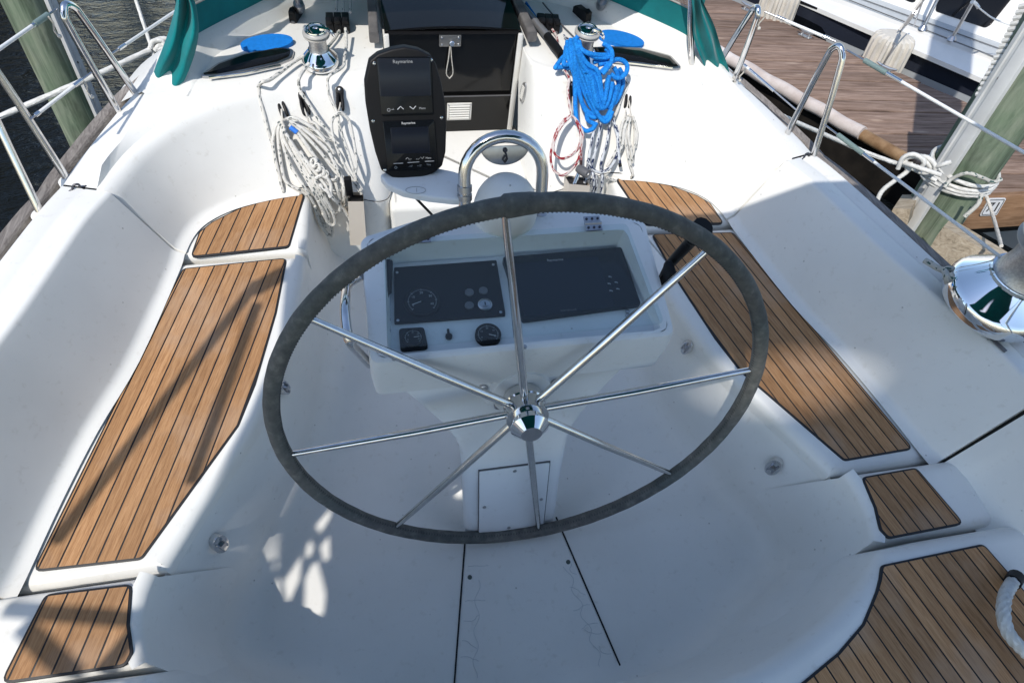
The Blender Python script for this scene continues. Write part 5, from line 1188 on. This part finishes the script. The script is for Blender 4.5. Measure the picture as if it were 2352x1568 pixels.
def pole(pts, r=.019, name='canopy_pole'): mb = MB(); mb.tube([V(p) + V((EX if p[2] > 2 else -.02, 0, 0)) for p in pts], r, 10); build(name, mb, STEEL, can)
pole([(-1.686, -.195, H), (-2.155, -.988, H)]); pole([(-1.683, -.285, H), (-1.838, -.872, H)], .017); pole([(-1.60, -.16, H), (-1.69, -.22, H)], .03, 'corner_fitting')
pole([(-2.20, -1.135, H), (-1.90, -1.205, H)], .018); pole([(-2.157, -1.177, H), (-2.016, -1.313, H)], .022); pole([(-1.90, -1.23, H), (-1.97, -1.32, H)], .02)
pole([(.95, -.1, H), (1.56, -.45, .72)]); pole([(.95, -2.2, H), (1.58, -1.15, .72)]); pole([(-2.0, -2.2, H), (-1.62, -1.15, .72)])
# ============================================================ the harbour: world frame
FRAME = IW
def m_water():
    m_, t, b = nodes('harbour_water'); b.inputs['Base Color'].default_value = (.006, .007, .006, 1); b.inputs['Roughness'].default_value = .03; b.inputs['IOR'].default_value = 1.33
    n1 = noise(t, coord(t, (1.0, 2.2, 1), (0, 0, R(-35))), 5, 5, .6, .6); n2 = noise(t, coord(t, (1, 2, 1), (0, 0, R(-30))), 22, 3)
    a = nd(t, 'Math'); a.operation = 'MULTIPLY_ADD'; a.inputs[1].default_value = .25; lk(t, n2, a.inputs[0]); lk(t, n1, a.inputs[2]); bump(t, b, a.outputs[0], .55, .05); return m_
ZW = -.78; mb = MB(); mb.add([(-400, -400, ZW), (400, -400, ZW), (400, 600, ZW), (-400, 600, ZW)], [(0, 1, 2, 3)]); struct(build('water', mb, m_water()))
def m_pile():
    m_, t, b = nodes('green_piling_wood'); v = coord(t, (16, 16, 1.6)); g = noise(t, v, 1, 6, .65, 1.2); h = noise(t, coord(t), 3.2, 4); sx = nd(t, 'SeparateXYZ'); tc = nd(t, 'TexCoord'); lk(t, tc.outputs['Object'], sx.inputs[0])
    mx = nd(t, 'MixRGB'); mx.blend_type = 'MULTIPLY'; mx.inputs[0].default_value = .85; lk(t, ramp(t, g, [(.3, (.07, .085, .06)), (.5, (.17, .20, .145)), (.7, (.27, .29, .215))]), mx.inputs[1]); lk(t, ramp(t, h, [(.3, (.55, .75, .6)), (.55, (1, 1, 1)), (.75, (1.15, 1.1, .95))]), mx.inputs[2])
    lk(t, mx.outputs[0], b.inputs['Base Color']); b.inputs['Roughness'].default_value = .9; b.inputs['Specular IOR Level'].default_value = .15; bump(t, b, g, .7, .006); return m_
PILE = m_pile(); PVC = simple('rub_strip_white', (.60, .60, .58), .55, 0, (.48, .48, .46), 5)
def piling(label, c, r, z0, z1, strip, wid, sz=None, splits=0):
    t = thing('piling', label, 'piling', (c[0], c[1], z0), 'mooring pilings'); mb = MB(); rnd = random.Random(int(c[0] * 10)); rings = []
    for k in range(26):
        z = z0 + (z1 - z0) * k / 25; rings.append([V((c[0] + (r + .004 * sin(5 * a + k * .6)) * cos(a), c[1] + (r + .004 * sin(3 * a + k * .4)) * sin(a), z)) for a in [2 * pi * j / 36 for j in range(36)]])
    mb.loft(rings, cap0=True, cap1=True); build('log', mb, PILE, t)
    d = V((strip[0], strip[1], 0)).normalized(); n = V((-d.y, d.x, 0)); P = []
    for u, h in ((-1, 0), (-.9, .020), (-.55, .024), (-.45, .018), (-.15, .018), (-.05, .026), (.75, .026), (.95, .020), (1, 0)): P.append((u * wid / 2, h))
    za, zb = sz or (z0, z1); mb = MB(); o = V((c[0], c[1], 0)) + d * (r - .004)
    mb.loft([[o + n * u + d * h + V((0, 0, z)) for u, h in P] for z in (za, zb)], cap0=True, cap1=True); build('rub_strip', mb, PVC, t)
    for k in range(int((zb - za) / .45)):
        mb = MB(); mb.lathe([(.010, 0), (.008, .006)], o + d * .018 + n * (wid * .0) + V((0, 0, za + .2 + k * .45)), d, 10); build('nail', mb, simple('rust', (.05, .035, .03), .7), t)
    return t
SP = V((2.517, 1.201, 0)); dv = V((CWX - SP.x, CWY - SP.y, 0)).normalized() if False else (FB @ CP - SP); dv.z = 0; dv.normalize(); lf = V((dv.y, -dv.x, 0))
piling('green weathered piling with a white rub strip behind the starboard coaming', SP, .142, -2.5, 3.2, dv * .88 + lf * .52, .105)
PP_ = V((-2.316, 3.513, 0)); dp = (FB @ CP - PP_); dp.z = 0; dp.normalize(); lp_ = V((dp.y, -dp.x, 0))
piling('green weathered piling standing in the water beyond the port rail', PP_, .138, -2.5, 3.2, dp * .62 - lp_ * .80, .085)
fp = wz(262, -170, ZW); piling('distant piling reflected in the dark water, port side', fp, .15, -2.5, 2.6, (0, -1, 0), .06)
# --- dock
HD = .10
def m_plank():
    m_, t, b = nodes('dock_planks'); at = nd(t, 'Attribute'); at.attribute_name = 'tuv'; sx = nd(t, 'SeparateXYZ'); lk(t, at.outputs['Vector'], sx.inputs[0])
    mp = nd(t, 'Mapping'); mp.inputs['Scale'].default_value = (2.6, 46, 0); lk(t, at.outputs['Vector'], mp.inputs[0]); g = noise(t, mp.outputs[0], 1, 6, .62, .9)
    mp2 = nd(t, 'Mapping'); mp2.inputs['Scale'].default_value = (9, 150, 0); lk(t, at.outputs['Vector'], mp2.inputs[0]); f = noise(t, mp2.outputs[0], 1, 3, .6)
    vo = nd(t, 'TexVoronoi'); mp3 = nd(t, 'Mapping'); mp3.inputs['Scale'].default_value = (2.1, 8, 0); lk(t, at.outputs['Vector'], mp3.inputs[0]); lk(t, mp3.outputs[0], vo.inputs['Vector']); vo.inputs['Scale'].default_value = 1
    mx = nd(t, 'MixRGB'); mx.blend_type = 'MULTIPLY'; mx.inputs[0].default_value = .85; lk(t, ramp(t, g, [(.28, (.10, .066, .050)), (.48, (.215, .145, .108)), (.70, (.33, .24, .19))]), mx.inputs[1]); lk(t, ramp(t, f, [(.3, (.62, .6, .58)), (.55, (1, 1, 1))]), mx.inputs[2])
    m2 = nd(t, 'MixRGB'); m2.inputs[2].default_value = (.34, .25, .19, 1); lk(t, ramp(t, vo.outputs['Distance'], [(.05, (.9, .9, .9)), (.14, (0, 0, 0))]), m2.inputs[0]); lk(t, mx.outputs[0], m2.inputs[1])
    hs = nd(t, 'HueSaturation'); lk(t, m2.outputs[0], hs.inputs['Color']); mr = nd(t, 'MapRange'); mr.inputs['To Min'].default_value = .78; mr.inputs['To Max'].default_value = 1.2; lk(t, sx.outputs['Z'], mr.inputs[0]); lk(t, mr.outputs[0], hs.inputs['Value'])
    lk(t, hs.outputs[0], b.inputs['Base Color']); b.inputs['Roughness'].default_value = .85; b.inputs['Specular IOR Level'].default_value = .2; bump(t, b, g, .5, .004); return m_
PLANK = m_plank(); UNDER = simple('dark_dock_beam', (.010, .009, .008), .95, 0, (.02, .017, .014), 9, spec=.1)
BEAM = m_wood('dock_beam', ((.16, .085, .045), (.27, .155, .085), (.36, .22, .13)), (3, 40, 40))
PALE = m_wood('pale_timber', ((.22, .18, .125), (.40, .33, .24), (.50, .43, .33)), (4, 30, 30), dist=2.5)
dock = thing('dock', 'weathered brown plank dock along the starboard side', 'dock', (3.1, 2.4, HD))
near = [wz(*A5(*q), HD) for q in ((0, 452), (740, 870))]; nd_ = (near[1] - near[0]); nA = near[0] - nd_ * 3.2; nB = near[0] + nd_ * ((1.31 - near[0].y) / nd_.y)
far = [wz(*A5(*q), HD) for q in ((480, 270), (1440, 690))]; fd_ = (far[1] - far[0]); fA = far[0] - fd_ * 3.2; fB = far[0] + fd_ * ((1.31 - far[0].y) / fd_.y)
POLY = ccw([(p.x, p.y) for p in (nA, nB, fB, fA)])
d2 = V((1, -.10)).normalized(); n2 = V((-d2.y, d2.x)); pw_ = .142; k0 = int(min(V(p).dot(n2) for p in POLY) / pw_) - 1; rnd = random.Random(4); mb = MB()
def clip2(P, nn, c):
    out = []
    for i in range(len(P)):
        a, b = V(P[i - 1]), V(P[i]); da, db = a.dot(nn) - c, b.dot(nn) - c
        if da <= 0: out.append(a)
        if da * db < 0: out.append(a.lerp(b, da / (da - db)))
    return out
for k in range(k0, k0 + 90):
    P = clip2(clip2(POLY, n2, k * pw_ + pw_ - .004), -n2, -(k * pw_ + .004))
    if len(P) < 3 or abs(area(P)) < 1e-3: continue
    hue, ofs, dz = rnd.random(), rnd.random() * 30, rnd.uniform(-.003, .003); o = len(mb.v); P = ccw(P); mb.slab(P, HD - .04, HD + dz, .004, 2)
    for i in range(o, len(mb.v)): q = mb.v[i].to_2d(); mb.t[i] = (q.dot(d2) + ofs, q.dot(n2) + ofs, hue)
dk = build('deck_planks', mb, PLANK, dock)
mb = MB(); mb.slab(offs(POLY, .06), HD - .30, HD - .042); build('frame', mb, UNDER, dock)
mb = MB(); q = [p + V((0, 0, 0)) for p in (nA, near[1])]; nn = V((-nd_.y, nd_.x, 0)).normalized(); nn = nn if nn.x < 0 else -nn
rl = [a + nn * .02 + V((0, 0, -.012)) for a in resample(q, 60)]; mb.tube([p + V((0, 0, .004 * sin(i * 1.3))) for i, p in enumerate(rl)], .042, 14); build('edge_bumper', mb, simple('bumper_hose', (.45, .38, .34), .8, 0, (.62, .56, .52), 7, .5, 60), dock)
mb = MB(); mb.tube([a + nn * .01 + V((0, 0, -.02)) for a in (near[1], near[1].lerp(nB, .42))], .036, 12); build('edge_log', mb, simple('rusty_log', (.16, .085, .035), .8, 0, (.30, .19, .10), 12), dock)
mb = MB(); mb.box(((near[1].x + fB.x + 2.4) / 2 + .02, 1.31 + .02, HD - .105), (fB.x + 2.4 - near[1].x, .045, .22), None, 0, .004); build('fascia_board', mb, BEAM, dock)
mb = MB()
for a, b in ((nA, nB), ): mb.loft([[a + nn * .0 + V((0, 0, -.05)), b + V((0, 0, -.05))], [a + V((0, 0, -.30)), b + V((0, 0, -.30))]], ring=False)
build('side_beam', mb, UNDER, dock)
# cleats on the dock
for lb, q in (('small silver cleat on the dock edge under the far lifeline', (690 / 3.0157, 0)),): pass
def cleat(label, p, d):
    d = V(d).normalized(); mb = MB(); mb.tube([p - d * .075 + V((0, 0, .045)), p - d * .03 + V((0, 0, .035)), p + d * .03 + V((0, 0, .035)), p + d * .075 + V((0, 0, .045))], [.007, .012, .012, .007], 10)
    for s in (-1, 1): mb.tube([p + d * .028 * s + V((0, 0, .035)), p + d * .034 * s + V((0, 0, 0))], .011, 10)
    mb.box(p + V((0, 0, .002)), (.10, .05, .006), Matrix.Rotation(atan2(d.y, d.x), 3, 'Z')); tag(build('dock_cleat', mb, simple('galvanised', (.55, .56, .56), .4, .9)), label, 'cleat', 'cleats on the far dock edge')
X1 = cropD(2080, 0, 3.0157); X2 = cropD(2560, 0, 4.481); X3 = cropD(2600, 440, 3.733)
cleat('galvanised cleat on the far dock edge between the two white fenders', wz(*X1(895, 325), HD), fd_); cleat('galvanised cleat on the far dock edge nearest the ribbed fender', wz(*X1(1600, 645), HD), fd_); cleat('galvanised cleat farthest along the dock', wz(*X1(385, 95), HD), fd_)
# number board, timbers by the piling
mb = MB(); FY = 1.31 - .005; qs = [wp(*X3(*q), (0, FY, 0), (0, -1, 0)) for q in ((1200, 540), (1375, 540), (1280, 722), (1078, 732))]; c = sum(qs, V()) / 4
ex = (qs[1] - qs[0] + qs[2] - qs[3]) / 2; ey = (qs[0] - qs[3] + qs[1] - qs[2]) / 2; sg = MB(); M_ = Matrix((ex, ey, V((0, -1, 0)))).transposed().to_4x4(); M_.translation = c
sg.slab([(p.x, p.y) for p in rounded([(-.5, -.5), (.5, -.5), (.5, .5), (-.5, .5)], .09, 4)], 0, .006, M=M_); so_ = build('number_sign', sg, simple('sign_white', (.70, .70, .70), .4)); tag(so_, 'white number sign reading 71 on the brown dock board', 'sign')
INK = simple('ink', (.02, .02, .02), .6); mb = MB(); mb.tube([M_ @ V((p.x, p.y, .0065)) for p in rounded([(-.43, -.43), (.43, -.43), (.43, .43), (-.43, .43)], .07, 4)], .0022, 5, True); build('border', mb, INK, so_)
mb = MB(); mb.text('71', .78, M_ @ Matrix.Translation((.02, -.02, .007)), 0, .0004); build('lettering', mb, INK, so_)
D4 = 3.72
def tilted_box(name, label, cat, pts, dist, thick, mats):
    """a timber whose near face passes through pts at about that distance, thickness away from the view"""
    c = wd(sum(p[0] for p in pts) / len(pts), sum(p[1] for p in pts) / len(pts), dist); n = (FB @ CP - c); n.z *= .3; n.normalize(); P = [wp(*p, c, n) for p in pts]
    mb = MB(); k = len(P); mb.add(P + [p - n * thick for p in P], [tuple(range(k)), tuple(range(k, 2 * k))[::-1]] + [(i, (i + 1) % k, k + (i + 1) % k, k + i) for i in range(k)]); return tag(build(name, mb, mats), label, cat)
tilted_box('timber_beam', 'pale grained timber beam bolted beside the green piling', 'timber', [X3(*q) for q in ((700, 850), (1215, 1160), (1480, 1330), (1480, 1470), (1100, 1440), (560, 1235), (530, 1170), (545, 1090), (620, 960))], 3.60, .14, PALE)
tilted_box('timber_block', 'short sawn timber block left of the green piling', 'timber', [X3(*q) for q in ((140, 655), (335, 660), (300, 830), (190, 930), (65, 800))], 3.85, .25, PALE)
# --- mooring lines
def laid(label, pts, r, cat='dock line', mats=None, parts=(), grp='white dock lines'):
    mb = MB(); P = spline(pts, 14); mb.tube(P, r, 16, lay=.28, lobes=6, pitch=8); o = tag(build('dock_line', mb, mats or RL), label, cat, grp); return o
def dl(q, d): return wd(*q, d)
a = FB @ onz(1690, 208, .59); da = (a - FB @ CP).length
pts = [((1690, 206), da), ((1745, 238), da + .10), ((1800, 268), da + .3), ((1880, 303), da + .55), ((1960, 338), da + .75), ((2040, 369), 3.68), ((2090, 385), 3.78), ((2150, 415), 3.80)]
laid('white laid dock line with black marks running from the bow side to the piling', [dl(*p) for p in pts], .0105)
laid('loose tail of white dock line hanging below its knot', [dl(q, 3.72) for q in ((2092, 372), (2085, 392), (2055, 415), (2025, 440), (2010, 474))], .0115)
kn = MB()
for k, q in enumerate(([(2062, 388), (2075, 362), (2100, 355), (2122, 372), (2110, 392)], [(2085, 392), (2080, 366), (2105, 360), (2132, 378), (2145, 400)], [(2098, 358), (2130, 362), (2148, 382), (2138, 402), (2120, 398)], [(2070, 372), (2100, 382), (2130, 392), (2160, 402)], [(2145, 385), (2165, 378), (2185, 372)])): kn.tube(spline([dl(p, 3.70 + .02 * (k % 3) - .03 * sin(j)) for j, p in enumerate(q)], 8), .0115, 14, lay=.28, lobes=6, pitch=8)
tag(build('line_knot', kn, RL), 'bulky knot of white dock line beside the piling', 'knot')
# turns round the piling
wr = MB()
for k in range(4):
    z0 = .395 - .027 * k; wr.tube([V((SP.x + (.158 + .004 * sin(k)) * cos(t), SP.y + (.158 + .004 * sin(k)) * sin(t), z0 + .014 * sin(t + k) )) for t in [2 * pi * i / 60 for i in range(60)]], .0105, 14, True, lay=.28, lobes=6, pitch=8)
tag(build('piling_wrap', wr, RL), 'turns of white dock line wrapped round the green piling', 'dock line', 'white dock lines')
wr = MB(); wr.tube(spline([dl(q, 3.80 + .02 * (i % 2)) for i, q in enumerate(((2168, 432), (2185, 412), (2220, 398), (2255, 408), (2280, 418), (2300, 412)))], 8), .009, 10); wr.tube(spline([dl(q, 3.78) for q in ((2255, 445), (2245, 470), (2215, 498))], 8), .010, 10)
tag(build('yellowed_line', wr, RG), 'yellowed flecked line tied over the dock line on the piling', 'dock line')
laid('thin flecked line slanting down from the piling towards the coaming winch', [dl(q, d) for q, d in (((2266, 452), 3.85), ((2282, 500), 3.75), ((2300, 565), 3.4))], .008, mats=RP)
sp = MB(); c0 = [wd(*A5(*q), 3.80) for q in ((1560, 620), (1850, 40))]; ax = (c0[1] - c0[0]); u = perp(ax.normalized()); nrm = (FB @ CP - c0[0]).normalized(); sd = ax.normalized().cross(nrm)
for k in range(17): p = c0[0] + ax * (k / 16) + nrm * .02; sp.tube(spline([p - sd * .045 - ax.normalized() * .012, p + nrm * .018, p + sd * .045 + ax.normalized() * .012], 5), .0105, 8)
tag(build('coiled_line', sp, RL), 'white rope coiled tightly up the side of the green piling', 'dock line', 'white dock lines')
p0 = FB @ ony(365, 98, 1.95); dk_ = (p0 - FB @ CP).length
laid('white laid dock line crossing low over the port water', [dl((-30, 283), 3.3), dl((0, 268), 3.3), dl((198, 183), dk_ * .98), dl((345, 115), dk_)], .0115)
kn = MB()
for k, q in enumerate(([(345, 112), (352, 96), (372, 94), (375, 108), (360, 116)], [(350, 105), (362, 92), (382, 90), (392, 100)], [(355, 118), (366, 106), (380, 112), (372, 130)], [(358, 100), (370, 118), (362, 135)])): kn.tube(spline([dl(p, dk_ + .02 * (k % 2)) for p in q], 8), .011, 12, lay=.25, lobes=6, pitch=8)
tag(build('line_knot', kn, RL), 'white line knotted at the port rail behind the teal flap', 'knot')
laid('thin white line hanging straight down outside the port rail', [dl((305, -20), dk_ * 1.02), dl((325, 40), dk_ * 1.01), dl((357, 139), dk_)], .0075)
# --- neighbouring yacht across the dock
hn = V((.888, .46, 0)).normalized(); h0 = V((3.34, 3.4, .1)); ha = V((-hn.y, hn.x, 0)); ha = -ha
def hp(q, off=0): return wp(*q, h0 + hn * off, hn)
yacht = thing('moored_yacht', 'white sailing yacht with a dark hull stripe moored across the dock', 'yacht', (4.6, 3.6, -.6))
YA = [h0 + ha * t for t in (-4.5, -3, -1.5, 0, 1.5, 3, 4.5)]
HULLG = simple('hull_grey', (.40, .42, .43), .3); STRIPE = simple('hull_dark_stripe', (.022, .026, .038), .22); YW = simple('yacht_white', (.74, .73, .70), .35, 0, (.68, .67, .63), 3); NSK = simple('nonskid_grey', (.47, .49, .49), .6, 0, (.42, .44, .44), 14)
def band(z0, z1, o0, o1, mats, nm, t0=-4.5, t1=4.5, th=.01):
    mb = MB(); A = [h0 + ha * (t0 + (t1 - t0) * k / 24) for k in range(25)]; mb.loft([[V((p.x, p.y, 0)) + hn * o0 + V((0, 0, z0)) for p in A], [V((p.x, p.y, 0)) + hn * o1 + V((0, 0, z1)) for p in A], [V((p.x, p.y, 0)) + hn * (o1 + th) + V((0, 0, z1)) for p in A], [V((p.x, p.y, 0)) + hn * (o0 + th) + V((0, 0, z0)) for p in A]], ring=True, cap0=False) ; 
    mb2 = MB(); rows = []
    for p in A: q = V((p.x, p.y, 0)); rows.append([q + hn * o0 + V((0, 0, z0)), q + hn * o1 + V((0, 0, z1)), q + hn * (o1 + th) + V((0, 0, z1)), q + hn * (o0 + th) + V((0, 0, z0))])
    mb2.loft(rows, cap0=True, cap1=True); return build(nm, mb2, mats, yacht)
band(-.95, .055, .06, .005, HULLG, 'hull'); band(.055, .195, .004, .0, STRIPE, 'hull_stripe'); band(.195, .212, -.012, -.012, BLACKP, 'rub_rail', th=.03)
# deck edge and deck from measured lines
def dline(q1, q2, z): return wz(*q1, z), wz(*q2, z)
def zone(nm, pa, pb, za, zb, mats, ext=4, lift=0):
    a1, a2 = dline(*pa, za); b1, b2 = dline(*pb, zb); da_, db_ = a2 - a1, b2 - b1; mb = MB(); P = [a1 - da_ * ext, a2 + da_ * ext, b2 + db_ * ext, b1 - db_ * ext]; P = [p + V((0, 0, lift)) for p in P]
    mb.add(P + [p - V((0, 0, .03)) for p in P], [(0, 1, 2, 3), (7, 6, 5, 4), (0, 4, 5, 1), (1, 5, 6, 2), (2, 6, 7, 3), (3, 7, 4, 0)]); return build(nm, mb, mats, yacht)
T1_, T2_ = X2(0, 385), X2(1620, 1080)
zone('gunwale', (T1_, T2_), (X2(0, 128), X2(1780, 800)), .212, .262, YW, 3)
zone('side_deck', (X2(0, 128), X2(1780, 800)), (X2(0, -60), X2(1900, 620)), .255, .265, NSK, 3)
for qa, qb in ((X2(0, 95), X2(1780, 790)), (X2(0, 15), X2(1850, 680))):
    a1, a2 = dline(qa, qb, .268); dd = a2 - a1; mb = MB(); mb.tube([a1 - dd * 3, a2 + dd * 3], .004, 6); build('deck_line', mb, simple('deck_line_dark', (.12, .12, .12), .6), yacht)
# cabin side: leaning plane from the deck edge up, with windows
c1, c2 = dline(X2(0, -60), X2(1900, 620), .262); cd = (c2 - c1).normalized(); cn = V((cd.y, -cd.x, 0)); cn = cn if cn.dot(hn) < 0 else -cn; cN = (cn + V((0, 0, .75))).normalized()
up_ = cd.cross(cN); up_ = up_ if up_.z > 0 else -up_; mb = MB(); P = [c1 - cd * 4, c1 + cd * 4, c1 + cd * 4 + up_ * .62, c1 - cd * 4 + up_ * .62]; mb.add(P + [p - cN * .05 for p in P] , [(0, 1, 2, 3), (7, 6, 5, 4), (0, 4, 5, 1), (2, 6, 7, 3)]); tb = [P[3], P[2], P[2] - cn * 1.5 + V((0, 0, .08)), P[3] - cn * 1.5 + V((0, 0, .08))]; mb.add(tb, [(0, 1, 2, 3)]); build('cabin', mb, YW, yacht)
def cwin(pts, nm='window'):
    P = [wp(*q, c1 + cN * .004, cN) for q in pts]; mm = axes(cN, (0, 0, 1), P[0]); mi = mm.inverted(); P2 = rounded([(mi @ p).to_2d() for p in P], .03, 4); mb = MB(); mb.slab(P2, -.004, .004, .002, 2, M=mm); return build(nm, mb, ACRY, yacht)
cwin([X2(q[0], q[1]) for q in ((905, 150), (960, -120), (2000, -120), (1640, 330), (1570, 372))]); cwin([X2(*q) for q in ((640, 55), (400, -40), (520, -160), (700, -140))])
fr = [wp(*X2(*q), c1 + cN * .012, cN) for q in ((1900, 420), (1960, 330), (2300, -60), (2400, 300), (1960, 470))]; mm = axes(cN, (0, 0, 1), fr[0]); mi = mm.inverted(); P2 = rounded([(mi @ p).to_2d() for p in fr], .03, 4); mb = MB(); mb.slab(P2, -.01, .01, .004, 2, M=mm); pf = build('port_frame', mb, YW, yacht); mb = MB(); mb.slab(offs(ccw(P2), .016), .0, .0115, M=mm); build('port_glass', mb, ACRY, pf)
# black rounded panel low on the hull
mb = MB(); P = [hp(X1(*q), -.004) for q in ((722, 185), (770, 110), (900, 170), (1040, 240), (1075, 290), (1085, 360), (1060, 420), (800, 300))]; mb.add(P + [p + hn * .02 for p in P], [tuple(range(8)), tuple(range(8, 16))[::-1]]); build('hull_black_panel', mb, BLACKG, yacht)
def ystan(b, t_, r=.012):
    mb = MB(); mb.tube([b, t_], r, 10); mb.lathe([(.035, 0), (.03, .012), (.016, .03)], b, (0, 0, 1), 16); build('stanchion', mb, STEELD, yacht)
sb = wz(*X2(1115, 530), .262); ystan(sb, sb + V((.03, .02, .62))); sb2 = wz(*X2(735, 390), .262); ystan(sb2, sb2 + V((.10, .12, .62)))
mb = MB(); mb.tube(spline([wz(*X2(1390, 30), .70), wz(*X2(1560, 170), .60), wz(*X2(1700, 260), .55), wz(*X2(2040, 385), .5)], 6), .005, 8); mb.tube(spline([wz(*X2(1390, 30), .70), wz(*X2(1440, 50), .66), wz(*X2(1480, 110), .64)], 6), .010, 8); build('lifeline', mb, WIRE, yacht)
tw = MB(); ta, tb_ = wz(*X2(415, 455), .24), wz(*X2(800, -60), .75); tw.tube([ta, tb_], .006, 8); tw.tube([ta.lerp(tb_, .3), ta.lerp(tb_, .62)], .014, 8); tw.tube([wz(*X2(620, 350), .30), wz(*X2(760, -40), .75)], .005, 8); build('rigging_screw', tw, STEELD, yacht)
# fenders with ribbed covers
def fender(label, c, r, z0, z1):
    f = thing('fender', label, 'fender', (c.x, c.y, z0), 'ribbed white fenders'); mb = MB(); N_ = 96; rings = []
    pr = [(.30, z1 + .045), (.66, z1 + .042), (.90, z1 + .026), (.99, z1), (1, z1 - .05), (1, z0 + .06), (.8, z0)]
    for i, (k, z) in enumerate(pr): rings.append([V((c.x + r * k * (1 + (  .075 if 2 <= i <= 5 else .0) * (1 if (j // 3) % 2 else -1)) * cos(2 * pi * j / N_), c.y + r * k * (1 + (  .075 if 2 <= i <= 5 else 0) * (1 if (j // 3) % 2 else -1)) * sin(2 * pi * j / N_), z)) for j in range(N_)])
    mb.loft(rings, cap0=True, cap1=True); build('ribbed_cover', mb, simple('fender_cover', (.62, .58, .51), .85, 0, (.50, .47, .41), 9, .6, 130), f, 25)
    mb = MB(); mb.tube([V((c.x, c.y, z1 + .07)), V((c.x, c.y, z1 + .12)) + hn * .06, V((c.x, c.y, z1 + .30)) + hn * .16], .006, 8); build('fender_line', mb, RP, f); return f
hf = hp(X2(300, 640), -.15); fender('ribbed white fender nearest the green piling', V((hf.x, hf.y, 0)), .14, -.42, .25)
hf = hp(X1(655, 60), -.15); fender('ribbed white fender at the top edge of the picture', V((hf.x, hf.y, 0)), .14, -.42, .27)
# dark boathouse on the port side: unseen, added to darken the water's reflections
bh_ = thing('boathouse', 'dark timber boathouse mirrored in the port side water', 'boathouse', (-8, 8, -.8))
mb = MB(); mb.box((-8.4, 9, 1.1), (3.4, 13, 3.6)); build('wall', mb, m_wood('dark_boards', ((.012, .009, .007), (.022, .017, .012), (.04, .03, .022)), (1, 9, 1)), bh_)
mb = MB(); mb.add([(-6.5, 2.3, 2.85), (-6.5, 15.7, 2.85), (-8.4, 15.7, 3.9), (-8.4, 2.3, 3.9), (-10.3, 2.3, 2.85), (-10.3, 15.7, 2.85)], [(0, 1, 2, 3), (3, 2, 5, 4), (0, 3, 4), (1, 5, 2)]); build('roof', mb, simple('roof_brown', (.05, .035, .028), .8), bh_)
for y in (4.0, 6.6, 9.6, 12.5): mb = MB(); mb.box((-6.69, y, .9), (.02, .9, 1.6)); build('panel', mb, simple('panel_pale', (.30, .26, .19), .6), bh_)
